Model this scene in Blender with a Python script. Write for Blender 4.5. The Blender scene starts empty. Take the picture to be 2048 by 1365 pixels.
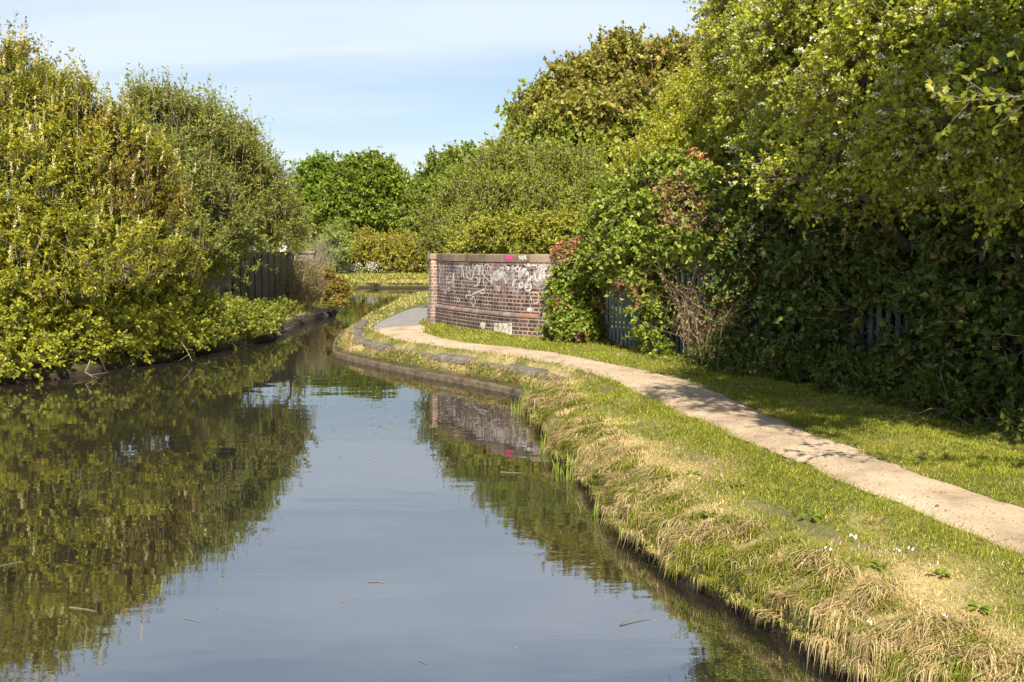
import bpy, bmesh, math, random
import numpy as np
from mathutils import Vector, Matrix
rng = np.random.default_rng(7); random.seed(7)
SC = bpy.context.scene
C = SC.collection
R = math.radians

# ------------------------------------------------------------------ camera, sky, sun, exposure
F = 1991.0; EYE = 2.07; PITCH = math.atan(182.5 / F)
cam_d = bpy.data.cameras.new('camera'); cam = bpy.data.objects.new('camera', cam_d); C.objects.link(cam)
cam.location = (0, 0, EYE); cam.rotation_euler = (math.pi / 2 - PITCH, 0, 0)
cam_d.sensor_width = 36; cam_d.lens = 36 * F / 2048; cam_d.clip_end = 5000; cam_d.clip_start = 0.05
SC.camera = cam
SUN_AZ = R(179); SUN_EL = R(46)
W = bpy.data.worlds.new('World'); SC.world = W; W.use_nodes = True
nt = W.node_tree; nt.nodes.clear()
def wn(t): return nt.nodes.new(t)
out = wn('ShaderNodeOutputWorld'); bg = wn('ShaderNodeBackground'); sky = wn('ShaderNodeTexSky')
sky.sky_type = 'NISHITA'; sky.sun_disc = False; sky.sun_elevation = SUN_EL; sky.sun_rotation = SUN_AZ
sky.air_density = 1.1; sky.dust_density = 1.2; sky.ozone_density = 1.6
tc = wn('ShaderNodeTexCoord'); sep = wn('ShaderNodeSeparateXYZ'); nt.links.new(tc.outputs['Generated'], sep.inputs[0])
zz = wn('ShaderNodeMath'); zz.operation = 'MAXIMUM'; zz.inputs[1].default_value = 0.0; nt.links.new(sep.outputs[2], zz.inputs[0])
za = wn('ShaderNodeMath'); za.operation = 'ADD'; za.inputs[1].default_value = 0.18; nt.links.new(zz.outputs[0], za.inputs[0])
dx = wn('ShaderNodeMath'); dx.operation = 'DIVIDE'; nt.links.new(sep.outputs[0], dx.inputs[0]); nt.links.new(za.outputs[0], dx.inputs[1])
dy = wn('ShaderNodeMath'); dy.operation = 'DIVIDE'; nt.links.new(sep.outputs[1], dy.inputs[0]); nt.links.new(za.outputs[0], dy.inputs[1])
cb = wn('ShaderNodeCombineXYZ'); nt.links.new(dx.outputs[0], cb.inputs[0]); nt.links.new(dy.outputs[0], cb.inputs[1])
mp = wn('ShaderNodeMapping'); mp.inputs['Rotation'].default_value = (0, 0, R(-24)); mp.inputs['Scale'].default_value = (0.34, 1.15, 1)
mp.inputs['Location'].default_value = (0.35, 0.2, 0)
nt.links.new(cb.outputs[0], mp.inputs[0])
n1 = wn('ShaderNodeTexNoise'); n1.inputs['Scale'].default_value = 1.1; n1.inputs['Detail'].default_value = 7; n1.inputs['Roughness'].default_value = 0.52
n1.inputs['Distortion'].default_value = 0.35
nt.links.new(mp.outputs[0], n1.inputs[0])
rp = wn('ShaderNodeMapRange'); rp.inputs[1].default_value = 0.40; rp.inputs[2].default_value = 0.68; rp.inputs[3].default_value = 0.12; rp.inputs[4].default_value = 0.80
rp.interpolation_type = 'SMOOTHSTEP'
nt.links.new(n1.outputs[0], rp.inputs[0])
mx = wn('ShaderNodeMix'); mx.data_type = 'RGBA'; nt.links.new(rp.outputs[0], mx.inputs['Factor'])
nt.links.new(sky.outputs[0], mx.inputs[6]); mx.inputs[7].default_value = (6.3, 6.9, 7.7, 1)
nt.links.new(mx.outputs[2], bg.inputs[0]); bg.inputs[1].default_value = 0.070
nt.links.new(bg.outputs[0], out.inputs[0])
sun_d = bpy.data.lights.new('sun', 'SUN'); sun = bpy.data.objects.new('sun', sun_d); C.objects.link(sun)
sun_d.energy = 5.0; sun_d.angle = R(0.53); sun_d.color = (1.0, 0.91, 0.74)
sd_ = Vector((math.sin(SUN_AZ) * math.cos(SUN_EL), math.cos(SUN_AZ) * math.cos(SUN_EL), math.sin(SUN_EL)))
sun.rotation_euler = sd_.to_track_quat('Z', 'Y').to_euler(); sun.location = (6, -12, 20)
SC.view_settings.view_transform = 'Standard'; SC.view_settings.look = 'None'; SC.view_settings.gamma = 1
SC.view_settings.exposure = 1.05
SC.render.engine = 'CYCLES'
try:
    SC.cycles.max_bounces = 6; SC.cycles.diffuse_bounces = 3; SC.cycles.transmission_bounces = 4; SC.cycles.glossy_bounces = 3; SC.cycles.transparent_max_bounces = 6
except Exception: pass

# ------------------------------------------------------------------ helpers
def ray(px, py):
    u = (px - 1024) / F; v = (682.5 - py) / F
    return np.array([u, math.cos(PITCH) + v * math.sin(PITCH), -math.sin(PITCH) + v * math.cos(PITCH)])
def P(px, py, z=0.0):
    d = ray(px, py); t = (z - EYE) / d[2]; return np.array([d[0] * t, d[1] * t, z])
def Q(px, py, Y):
    d = ray(px, py); t = Y / d[1]; return np.array([d[0] * t, Y, EYE + d[2] * t])
def unit(a): return a / np.maximum(np.linalg.norm(a, axis=-1, keepdims=True), 1e-9)
def smooth(a, b, x):
    t = np.clip((x - a) / (b - a), 0, 1); return t * t * (3 - 2 * t)
def _h(ix, iy, s):
    n = (ix.astype(np.int64) * 374761393 + iy.astype(np.int64) * 668265263 + s * 982451653) & 0x7fffffff
    n = ((n ^ (n >> 13)) * 1274126177) & 0x7fffffff
    return ((n ^ (n >> 16)) & 0xffff) / 65535.0
def vnoise(x, y, s=0):
    x = np.asarray(x, float); y = np.asarray(y, float)
    ix = np.floor(x); iy = np.floor(y); fx = x - ix; fy = y - iy
    fx = fx * fx * (3 - 2 * fx); fy = fy * fy * (3 - 2 * fy)
    a = _h(ix, iy, s); b = _h(ix + 1, iy, s); c = _h(ix, iy + 1, s); d = _h(ix + 1, iy + 1, s)
    return (a * (1 - fx) + b * fx) * (1 - fy) + (c * (1 - fx) + d * fx) * fy
def fbm(x, y, s=0, o=4):
    r = 0; a = .5; t = 0
    for k in range(o):
        r = r + a * vnoise(x * 2 ** k, y * 2 ** k, s + k); t += a; a *= .5
    return r / t

def tag(o, label=None, cat=None, group=None, kind=None):
    if label: o['label'] = label
    if cat: o['category'] = cat
    if group: o['group'] = group
    if kind: o['kind'] = kind
    return o
def empty(name, loc, label, cat, group=None):
    o = bpy.data.objects.new(name, None); C.objects.link(o); o.location = tuple(float(v) for v in loc); o.empty_display_size = .3
    return tag(o, label, cat, group)
def root_of(o):
    while o.parent: o = o.parent
    return o
def mk(name, V, Fq, mat, parent=None, col=None, origin=None, uv=None, smooth_sh=False):
    """V (n,3); Fq (m,k) array of faces, or list of such arrays"""
    V = np.asarray(V, float)
    if parent is not None: org = np.array(root_of(parent).location)
    elif origin is not None: org = np.array(origin, float)
    else: org = np.zeros(3)
    me = bpy.data.meshes.new(name)
    fl = Fq if isinstance(Fq, list) and np.ndim(Fq[0]) == 2 else [Fq]
    fl = [np.asarray(f, np.int32) for f in fl if len(f)]
    me.vertices.add(len(V)); me.vertices.foreach_set('co', (V - org).astype(np.float32).ravel())
    idx = np.concatenate([f.ravel() for f in fl]); ks = np.concatenate([np.full(len(f), f.shape[1]) for f in fl])
    st = np.concatenate([[0], np.cumsum(ks)[:-1]]).astype(np.int32)
    me.loops.add(len(idx)); me.loops.foreach_set('vertex_index', idx)
    me.polygons.add(len(ks)); me.polygons.foreach_set('loop_start', st)
    if smooth_sh: me.polygons.foreach_set('use_smooth', np.ones(len(ks), bool))
    else: me.polygons.foreach_set('use_smooth', np.zeros(len(ks), bool))
    me.update(calc_edges=True); me.validate()
    if col is not None:
        a = me.attributes.new('col', 'FLOAT_COLOR', 'FACE')
        c = np.ones((len(ks), 4), np.float32); c[:, :3] = col; a.data.foreach_set('color', c.ravel())
    if uv is not None:
        u = me.uv_layers.new(name='UVMap'); u.data.foreach_set('uv', np.asarray(uv, np.float32)[idx].ravel())
    me.materials.append(mat)
    o = bpy.data.objects.new(name, me); C.objects.link(o)
    if parent is not None: o.parent = parent
    elif origin is not None: o.location = tuple(float(v) for v in origin)
    return o
class MB:
    def __init__(s): s.v = []; s.f = {}; s.n = 0
    def add(s, V, Fc):
        V = np.asarray(V, float)
        for f in Fc: s.f.setdefault(len(f), []).append([i + s.n for i in f])
        s.v.append(V); s.n += len(V)
    def box(s, c, sz, ax=(1, 0, 0), tz=0.0):
        ax = unit(np.array(ax, float)); up = np.array([0, 0, 1.]); ay = np.cross(up, ax)
        V = [np.array(c) + ax * sx * sz[0] / 2 + ay * sy * sz[1] / 2 + up * q * sz[2] / 2 for q in (-1, 1) for sy in (-1, 1) for sx in (-1, 1)]
        s.add(V, [(0, 2, 3, 1), (4, 5, 7, 6), (0, 1, 5, 4), (2, 6, 7, 3), (0, 4, 6, 2), (1, 3, 7, 5)])
    def build(s, name, mat, parent=None, origin=None, smooth_sh=False):
        return mk(name, np.concatenate(s.v), [np.array(f) for f in s.f.values()], mat, parent, origin=origin, smooth_sh=smooth_sh)
def tubes(segs, k=4):
    """independent prisms; segs: p0,p1 (n,3), r0,r1 (n)"""
    p0, p1, r0, r1 = segs; n = len(p0)
    d = unit(p1 - p0); h = np.where(np.abs(d[:, 2:3]) > .9, np.array([[1., 0, 0]]), np.array([[0, 0, 1.]]))
    a = unit(np.cross(d, h)); b = np.cross(d, a)
    V = np.zeros((n, 2 * k, 3))
    for i in range(k):
        t = 2 * math.pi * i / k; o = a * math.cos(t) + b * math.sin(t)
        V[:, i] = p0 + o * r0[:, None]; V[:, k + i] = p1 + o * r1[:, None]
    base = (np.arange(n) * 2 * k)[:, None]
    Fc = np.concatenate([base + np.array([[i, (i + 1) % k, k + (i + 1) % k, k + i]]) for i in range(k)])
    return V.reshape(-1, 3), Fc
def chain(pts, r, k=7):
    pts = np.asarray(pts, float); n = len(pts); T = unit(np.gradient(pts, axis=0))
    h = np.array([1., 0.2, 0]); V = []; 
    for i in range(n):
        a = unit(np.cross(T[i], h)); b = np.cross(T[i], a)
        for j in range(k):
            t = 2 * math.pi * j / k; V.append(pts[i] + (a * math.cos(t) + b * math.sin(t)) * r[i])
    Fc = [[i * k + j, i * k + (j + 1) % k, (i + 1) * k + (j + 1) % k, (i + 1) * k + j] for i in range(n - 1) for j in range(k)]
    return np.array(V), np.array(Fc)
def merge(parts):
    V = []; Fc = []; n = 0
    for v, f in parts: V.append(v); Fc.append(np.asarray(f) + n); n += len(v)
    return np.concatenate(V), Fc

# ------------------------------------------------------------------ materials
def mat(name):
    m = bpy.data.materials.new(name); m.use_nodes = True; t = m.node_tree; t.nodes.clear()
    o = t.nodes.new('ShaderNodeOutputMaterial'); b = t.nodes.new('ShaderNodeBsdfPrincipled'); t.links.new(b.outputs[0], o.inputs[0])
    return m, t, b, o
def leaf_mat(name, trans=.35, rough=.45, spec=.35):
    m, t, b, o = mat(name)
    a = t.nodes.new('ShaderNodeAttribute'); a.attribute_name = 'col'
    t.links.new(a.outputs['Color'], b.inputs['Base Color']); b.inputs['Roughness'].default_value = rough
    b.inputs['Specular IOR Level'].default_value = spec
    tr = t.nodes.new('ShaderNodeBsdfTranslucent'); mxs = t.nodes.new('ShaderNodeMixShader'); mxs.inputs[0].default_value = trans
    hs = t.nodes.new('ShaderNodeHueSaturation'); hs.inputs['Hue'].default_value = .485; hs.inputs['Saturation'].default_value = 1.1; hs.inputs['Value'].default_value = 1.25
    t.links.new(a.outputs['Color'], hs.inputs['Color']); t.links.new(hs.outputs[0], tr.inputs[0])
    t.links.new(b.outputs[0], mxs.inputs[1]); t.links.new(tr.outputs[0], mxs.inputs[2]); t.links.new(mxs.outputs[0], o.inputs[0])
    return m
def noise_mat(name, c1, c2, scale=4, rough=.9, bump=.3, c3=None, detail=8, coord='Object', stretch=(1, 1, 1), bscale=None, spec=.3, bdist=.02):
    m, t, b, o = mat(name)
    tc = t.nodes.new('ShaderNodeTexCoord'); mp = t.nodes.new('ShaderNodeMapping'); mp.inputs['Scale'].default_value = stretch
    t.links.new(tc.outputs[coord], mp.inputs[0])
    n = t.nodes.new('ShaderNodeTexNoise'); n.inputs['Scale'].default_value = scale; n.inputs['Detail'].default_value = detail; n.inputs['Roughness'].default_value = .65
    t.links.new(mp.outputs[0], n.inputs[0])
    r = t.nodes.new('ShaderNodeValToRGB'); r.color_ramp.elements[0].position = .32; r.color_ramp.elements[1].position = .68
    r.color_ramp.elements[0].color = (*c1, 1); r.color_ramp.elements[1].color = (*c2, 1)
    if c3: e = r.color_ramp.elements.new(.5); e.color = (*c3, 1)
    t.links.new(n.outputs[0], r.inputs[0]); t.links.new(r.outputs[0], b.inputs['Base Color'])
    b.inputs['Roughness'].default_value = rough; b.inputs['Specular IOR Level'].default_value = spec
    if bump:
        n2 = t.nodes.new('ShaderNodeTexNoise'); n2.inputs['Scale'].default_value = bscale or scale * 6; n2.inputs['Detail'].default_value = 5
        t.links.new(mp.outputs[0], n2.inputs[0])
        bp = t.nodes.new('ShaderNodeBump'); bp.inputs['Strength'].default_value = bump; bp.inputs['Distance'].default_value = bdist
        t.links.new(n2.outputs[0], bp.inputs['Height']); t.links.new(bp.outputs[0], b.inputs['Normal'])
    return m
M_leaf = leaf_mat('leaf', .38, .45); M_ivy = leaf_mat('ivy_leaf', .22, .45, .4); M_grass = leaf_mat('grass_blade', .35, .55, .2)
M_petal = leaf_mat('petal', .3, .7, .1)
M_bark = noise_mat('bark', (.07, .055, .04), (.2, .17, .13), 9, stretch=(1, 1, .3))
M_twig = noise_mat('twig_bark', (.12, .09, .06), (.3, .25, .18), 7)
M_path = noise_mat('compacted_gravel', (.24, .18, .125), (.48, .38, .28), 1.7, rough=1, bump=.9, c3=(.40, .31, .22), detail=12, bscale=70, spec=.1, bdist=.01)
M_tar = noise_mat('asphalt', (.16, .15, .15), (.24, .225, .22), 6, bump=.3, bscale=120)
M_conc = noise_mat('wet_concrete', (.04, .032, .022), (.16, .12, .08), 6, bump=.6)
M_kerbL = noise_mat('grey_concrete', (.10, .09, .08), (.25, .23, .21), 4, bump=.4, stretch=(1, 1, 4))
M_coping = noise_mat('worn_coping', (.06, .052, .046), (.22, .18, .14), 7, rough=.8, bump=.7, c3=(.12, .105, .09))
M_pile = noise_mat('rusted_steel', (.06, .048, .028), (.17, .135, .08), 2.2, rough=.8, bump=.25, c3=(.11, .09, .052), stretch=(3, 3, .5))
M_pale = noise_mat('green_paint_weathered', (.05, .10, .10), (.24, .26, .25), 3.5, rough=.6, bump=.15, c3=(.12, .16, .16), stretch=(1, 1, .6))
M_roof = noise_mat('roof_tile', (.25, .09, .05), (.42, .17, .10), 6)
M_render = noise_mat('render_wall', (.5, .45, .4), (.66, .6, .55), 3)
M_scrap = noise_mat('white_paper', (.7, .7, .68), (.85, .85, .83), 9, bump=.1)

# ------------------------------------------------------------------ outline of the canal (world xy), water at z = 0
kerb_px = [(691, 665), (684, 672), (675, 682), (669, 696), (670, 713), (700, 722), (737, 730), (785, 741), (833, 751), (880, 760), (930, 769), (985, 780), (1040, 792), (1068, 808)]
near_px = [(1072, 835), (1086, 862), (1104, 890), (1128, 925), (1165, 952), (1190, 985), (1220, 1010), (1245, 1040), (1268, 1078), (1310, 1120), (1350, 1150), (1395, 1176), (1445, 1200), (1500, 1230), (1550, 1258), (1600, 1285), (1640, 1312), (1700, 1342), (1770, 1382)]
kerb_w = [P(*p)[:2] for p in kerb_px]; near_w = [P(*p)[:2] for p in near_px]
near_raw = near_w
e = near_w[-1]
behind = [e + np.array(v) for v in [(.35, -.6), (.9, -1.7), (1.6, -3.5), (3, -8), (8, -30)]]
farR = [P(*p)[:2] for p in [(716, 654), (752, 634), (772, 623), (800, 606), (864, 594)]] + [np.array(v) for v in [(-1, 45.5), (4, 46.5), (15, 50), (60, 60)]]
farB = [np.array(v) for v in [(60, 72), (15, 60), (4, 55.5)]] + [P(*p)[:2] for p in [(870, 577), (780, 577), (720, 576), (680, 575), (630, 574)]]
leftF = [P(*p)[:2] for p in [(640, 590), (664, 604), (674, 622), (668, 629), (650, 633), (600, 650), (560, 666), (545, 680), (500, 690), (450, 701), (390, 708), (330, 722), (280, 730), (220, 742), (150, 755), (80, 762), (0, 768), (-120, 780)]] + [np.array(v) for v in [(-9.5, 12), (-10, 5), (-11, -30)]]
def _res(p, n):
    p = np.asarray(p, float); s = np.concatenate([[0], np.cumsum(np.linalg.norm(np.diff(p, axis=0), axis=1))]); u = np.linspace(0, s[-1], n)
    return np.stack([np.interp(u, s, p[:, k]) for k in (0, 1)], 1)
nw = _res(near_w, 110); tn = unit(np.gradient(nw, axis=0)); nn_ = np.stack([-tn[:, 1], tn[:, 0]], 1)
nw = nw + nn_ * ((fbm(nw[:, 0] * 2.4, nw[:, 1] * 2.4, 301) - .5) * .26 + (fbm(nw[:, 0] * 8, nw[:, 1] * 8, 302) - .5) * .09)[:, None]; near_w = list(nw)
poly = np.array(list(reversed(behind)) + list(reversed(near_w)) + list(reversed(kerb_w)) + farR + farB + leftF)
def seg_dist(X, Y, pts, closed=True):
    n = len(pts); D = np.full(X.shape, 1e9)
    for i in range(n if closed else n - 1):
        a = pts[i]; b = pts[(i + 1) % n]; ab = b - a; L2 = max((ab ** 2).sum(), 1e-9)
        t = np.clip(((X - a[0]) * ab[0] + (Y - a[1]) * ab[1]) / L2, 0, 1)
        D = np.minimum(D, np.hypot(X - a[0] - t * ab[0], Y - a[1] - t * ab[1]))
    return D
def inside(X, Y, pts):
    r = np.zeros(X.shape, bool); n = len(pts)
    for i in range(n):
        a = pts[i]; b = pts[(i + 1) % n]
        c = (a[1] > Y) != (b[1] > Y)
        with np.errstate(divide='ignore', invalid='ignore'):
            xi = (b[0] - a[0]) * (Y - a[1]) / (b[1] - a[1] if b[1] != a[1] else 1e-9) + a[0]
        r ^= c & (X < xi)
    return r
def sdist(X, Y):
    X = np.asarray(X, float); Y = np.asarray(Y, float)
    return np.where(inside(X, Y, poly), -1, 1) * seg_dist(X, Y, poly)

# path outline
ZP = .43
lo_px = [(744, 660), (769, 671), (801, 680), (866, 689), (930, 698), (994, 707), (1059, 717), (1123, 729), (1188, 747), (1236, 767), (1288, 791), (1334, 813), (1396, 838), (1448, 860), (1501, 883), (1589, 920), (1700, 965), (1800, 1006), (1900, 1050), (2048, 1112), (2300, 1222)]
hi_px = [(858, 650), (850, 661), (872, 671), (905, 680), (950, 686), (994, 691), (1059, 697), (1123, 706), (1188, 718), (1238, 728), (1325, 745), (1396, 762), (1440, 783), (1501, 808), (1560, 835), (1632, 863), (1720, 896), (1800, 925), (1875, 955), (1954, 982), (2048, 1010), (2300, 1085)]
lo_w = np.array([P(x, y, ZP)[:2] for x, y in lo_px] + [(4.6, 1.0), (6.5, -6)]); hi_w = np.array([P(x, y, ZP)[:2] for x, y in hi_px] + [(5.6, 1.4), (7.6, -6)])
def resample(p, n):
    p = np.asarray(p, float); s = np.concatenate([[0], np.cumsum(np.linalg.norm(np.diff(p, axis=0), axis=1))])
    u = np.linspace(0, s[-1], n); return np.stack([np.interp(u, s, p[:, k]) for k in range(p.shape[1])], 1)
def wavy(p, amp, s):
    for _ in range(3): p[1:-1] = (p[:-2] + 2 * p[1:-1] + p[2:]) / 4
    t = unit(np.gradient(p, axis=0)); nn = np.stack([-t[:, 1], t[:, 0]], 1)
    o = (fbm(p[:, 0] * 2.5, p[:, 1] * 2.5, s) - .5) * 2 * amp + (fbm(p[:, 0] * 9, p[:, 1] * 9, s + 5) - .5) * amp
    return p + nn * o[:, None]
NP = 420
loR = wavy(resample(lo_w, NP), .09, 3); hiR = wavy(resample(hi_w, NP), .09, 9)
path_poly = np.concatenate([loR, hiR[::-1]])
tar_px_l = [(744, 660), (738, 652), (752, 643), (775, 632), (800, 620), (830, 611), (866, 604)]
tar_l = np.array([P(x, y, ZP)[:2] for x, y in tar_px_l] + [(-1.8, 32), (2, 36), (12, 40), (55, 50)])
tar_r = np.array([P(858, 650, ZP)[:2], (-2.05, 22.4), (-2.1, 24), (-1.9, 26), (-1.0, 28.5), (1.5, 32), (5, 34.5), (13, 37.5), (55, 47.5)])
tarL = resample(tar_l, 80); tarR = resample(tar_r, 80)
tar_poly = np.concatenate([tarL, tarR[::-1]])

KY = 13.2   # the kerbed length of the bank lies beyond this
def land(X, Y):
    X = np.asarray(X, float); Y = np.asarray(Y, float); sd = sdist(X, Y)
    kerb = seg_dist(X, Y, np.array(kerb_w), False) < 2.2
    left = (X < -4.6) & (Y < 45)
    lump = (fbm(X * 1.7, Y * 1.7, 21) - .5); lump2 = fbm(X * 6, Y * 6, 31) - .5
    far_w = smooth(.3, 2.5, sd)
    zk = .10 + .17 * smooth(.10, .42, sd + .08 * lump) + .15 * smooth(.62, 1.3, sd)
    zn = .20 + .08 * lump + .13 * smooth(0, .5, sd) + .11 * smooth(.4, 1.5, sd)
    zl = .12 + .38 * smooth(0, 1.2, sd) + .2 * smooth(1.5, 6, sd)
    zf = .28 + .2 * smooth(0, 2, sd)
    w = smooth(KY - .8, KY + .5, Y) * kerb
    zr = zn * (1 - w) + zk * w
    z = np.where(left, zl, np.where((Y > 40) & ~kerb, zf, zr))
    z = z + lump * .05 * smooth(.1, .6, sd) * (1 - .6 * w) + lump2 * .035 * smooth(.03, .2, sd)
    onp = inside(X, Y, path_poly) | inside(X, Y, tar_poly)
    dp = np.minimum(seg_dist(X, Y, path_poly[::6]), 9)
    sm_ = smooth(0, 1, dp / np.where(kerb & (Y > 13.3) & (sd < 1.2), .2, .5)) * (~onp)
    z = np.where((X > -4.5) & (Y < 34), z * sm_ + (ZP - .02) * (1 - sm_), z)
    z = np.where(sd < 0, np.where(sd > -.16, z + (-.7 - z) * smooth(0, .16, -sd), -.7), z)
    return z
def straw_mask(x, y, sd):
    a = smooth(.95, .35, sd + (fbm(x * .9, y * .9, 51) - .5) * .9); b_ = fbm(x * 2.1, y * 1.3, 61, 3)
    return a * smooth(.36, .50, b_) * (x > -4)
def thatch(x, y, sd):
    l = .72 + .3 * (fbm(x * .5, y * .5, 71) - .5); return smooth(.13, .03, np.abs(sd - l - (fbm(x * 1.5, y * 1.5, 72) - .5) * .35)) * smooth(.36, .48, fbm(x * 1.3, y * 1.0, 73)) * (x > -.8) * (y < 13.5)
xs = np.unique(np.concatenate([-np.geomspace(16, 900, 26), np.arange(-16, -6.6, .28), np.arange(-6.6, 5.2, .075), np.arange(5.2, 12, .4), np.geomspace(12, 900, 26)]))
ys = np.unique(np.concatenate([-np.geomspace(1, 300, 16), np.arange(-1, 2.8, .3), np.arange(2.8, 21, .08), np.arange(21, 36, .16), np.arange(36, 78, .6), np.geomspace(78, 2500, 26)]))
GX, GY = np.meshgrid(xs, ys); GZ = land(GX, GY)
nx = len(xs); ny = len(ys)
ii, jj = np.meshgrid(np.arange(nx - 1), np.arange(ny - 1)); q = (jj * nx + ii).ravel()
gm, t, b, o = mat('ground')
tcg = t.nodes.new('ShaderNodeTexCoord'); 
def nz(scale, det=8, rough=.6):
    n = t.nodes.new('ShaderNodeTexNoise'); n.inputs['Scale'].default_value = scale; n.inputs['Detail'].default_value = det; n.inputs['Roughness'].default_value = rough
    t.links.new(tcg.outputs['Object'], n.inputs[0]); return n
na = nz(1.3); nb = nz(14); nc = nz(60)
r1 = t.nodes.new('ShaderNodeValToRGB'); r1.color_ramp.elements[0].color = (.08, .12, .016, 1); r1.color_ramp.elements[1].color = (.34, .27, .12, 1)
r1.color_ramp.elements[0].position = .46; r1.color_ramp.elements[1].position = .64; e2 = r1.color_ramp.elements.new(.55); e2.color = (.16, .19, .035, 1)
t.links.new(na.outputs[0], r1.inputs[0])
r2 = t.nodes.new('ShaderNodeValToRGB'); r2.color_ramp.elements[0].color = (.05, .038, .022, 1); r2.color_ramp.elements[1].color = (.19, .15, .08, 1); r2.color_ramp.elements[0].position = .4; r2.color_ramp.elements[1].position = .62
t.links.new(nb.outputs[0], r2.inputs[0])
mm = t.nodes.new('ShaderNodeMix'); mm.data_type = 'RGBA'; mm.inputs['Factor'].default_value = .45
t.links.new(r1.outputs[0], mm.inputs[6]); t.links.new(r2.outputs[0], mm.inputs[7])
# bare dark soil on the steep faces at the water's edge
sp = t.nodes.new('ShaderNodeSeparateXYZ'); t.links.new(tcg.outputs['Object'], sp.inputs[0])
mr = t.nodes.new('ShaderNodeMapRange'); mr.inputs[1].default_value = .06; mr.inputs[2].default_value = .2; t.links.new(sp.outputs[2], mr.inputs[0])
m3 = t.nodes.new('ShaderNodeMix'); m3.data_type = 'RGBA'; m3.inputs[6].default_value = (.035, .026, .018, 1)
t.links.new(mr.outputs[0], m3.inputs['Factor']); t.links.new(mm.outputs[2], m3.inputs[7]); t.links.new(m3.outputs[2], b.inputs['Base Color'])
b.inputs['Roughness'].default_value = 1; b.inputs['Specular IOR Level'].default_value = .1
bp = t.nodes.new('ShaderNodeBump'); bp.inputs['Strength'].default_value = .8; bp.inputs['Distance'].default_value = .02
t.links.new(nc.outputs[0], bp.inputs['Height']); t.links.new(bp.outputs[0], b.inputs['Normal'])
GS = sdist(GX, GY); sm_a = straw_mask(GX, GY, GS) * (GY < 24) * (GY > 2) * smooth(.08, .22, GS); th_a = thatch(GX, GY, GS)
for an, tgt, cc in [('straw', None, (.56, .42, .22, 1)), ('thatch', None, (.15, .115, .075, 1))]:
    at = t.nodes.new('ShaderNodeAttribute'); at.attribute_name = an; mxa = t.nodes.new('ShaderNodeMix'); mxa.data_type = 'RGBA'; mxa.inputs[7].default_value = cc
    src = mm.outputs[2] if an == 'straw' else last_.outputs[2]
    nmul = t.nodes.new('ShaderNodeMath'); nmul.operation = 'MULTIPLY'; nmul.inputs[1].default_value = .5 if an == 'straw' else .45; t.links.new(at.outputs['Fac'], nmul.inputs[0])
    t.links.new(nmul.outputs[0], mxa.inputs['Factor']); t.links.new(src, mxa.inputs[6]); last_ = mxa
t.links.new(last_.outputs[2], m3.inputs[7])
ground = tag(mk('ground', np.stack([GX.ravel(), GY.ravel(), GZ.ravel()], 1), np.stack([q, q + 1, q + nx + 1, q + nx], 1), gm, smooth_sh=True), kind='structure')
for an, arr in (('straw', sm_a), ('thatch', th_a)):
    at = ground.data.attributes.new(an, 'FLOAT', 'POINT'); at.data.foreach_set('value', arr.ravel().astype(np.float32))

# water
wm, t, b, o = mat('canal_water')
b.inputs['Base Color'].default_value = (.016, .0145, .011, 1); b.inputs['Roughness'].default_value = .015; b.inputs['IOR'].default_value = 5.0
b.inputs['Specular IOR Level'].default_value = .5
tcw = t.nodes.new('ShaderNodeTexCoord')
def wv(scale, st, s, det=3):
    mp = t.nodes.new('ShaderNodeMapping'); mp.inputs['Scale'].default_value = st; t.links.new(tcw.outputs['Object'], mp.inputs[0])
    n = t.nodes.new('ShaderNodeTexNoise'); n.inputs['Scale'].default_value = scale; n.inputs['Detail'].default_value = det; n.inputs['Roughness'].default_value = .5
    t.links.new(mp.outputs[0], n.inputs[0]); return n
a1 = wv(1.1, (.7, 1.6, 1), 0, 2); a2 = wv(5.5, (.8, 1.9, 1), 1, 3); ms = wv(.22, (1, 1, 1), 2, 3)
k1 = t.nodes.new('ShaderNodeMath'); k1.operation = 'MULTIPLY'; 
mrw = t.nodes.new('ShaderNodeMapRange'); mrw.inputs[1].default_value = .42; mrw.inputs[2].default_value = .62; mrw.inputs[3].default_value = .12; mrw.inputs[4].default_value = 1
t.links.new(ms.outputs[0], mrw.inputs[0]); t.links.new(a2.outputs[0], k1.inputs[0]); t.links.new(mrw.outputs[0], k1.inputs[1])
k2 = t.nodes.new('ShaderNodeMath'); k2.operation = 'MULTIPLY_ADD'; k2.inputs[1].default_value = .22; t.links.new(k1.outputs[0], k2.inputs[0]); t.links.new(a1.outputs[0], k2.inputs[2])
bp = t.nodes.new('ShaderNodeBump'); bp.inputs['Strength'].default_value = .16; bp.inputs['Distance'].default_value = .018
t.links.new(k2.outputs[0], bp.inputs['Height']); t.links.new(bp.outputs[0], b.inputs['Normal'])
tag(mk('water', [(-60, -30, 0), (90, -30, 0), (90, 90, 0), (-60, 90, 0)], [[0, 1, 2, 3]], wm), kind='structure')

# towpath and asphalt strip
def strip(name, A, B, m, z, nseg=6, crown=.015):
    n = len(A); V = []
    for k in range(nseg + 1):
        u = k / nseg; p = A * (1 - u) + B * u
        zz_ = z + crown * math.sin(math.pi * u) + (fbm(p[:, 0] * 3, p[:, 1] * 3, 77) - .5) * .014 * (1 if 0 < k < nseg else 0) - (.032 if k in (0, nseg) else 0)
        V.append(np.stack([p[:, 0], p[:, 1], zz_], 1))
    V = np.concatenate(V); Fc = [[k * n + i, k * n + i + 1, (k + 1) * n + i + 1, (k + 1) * n + i] for k in range(nseg) for i in range(n - 1)]
    return tag(mk(name, V, np.array(Fc), m, smooth_sh=True), kind='structure')
strip('towpath', loR, hiR, M_path, ZP + .002)
strip('asphalt_path', tarL, tarR, M_tar, ZP - .004, crown=.008)
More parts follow.
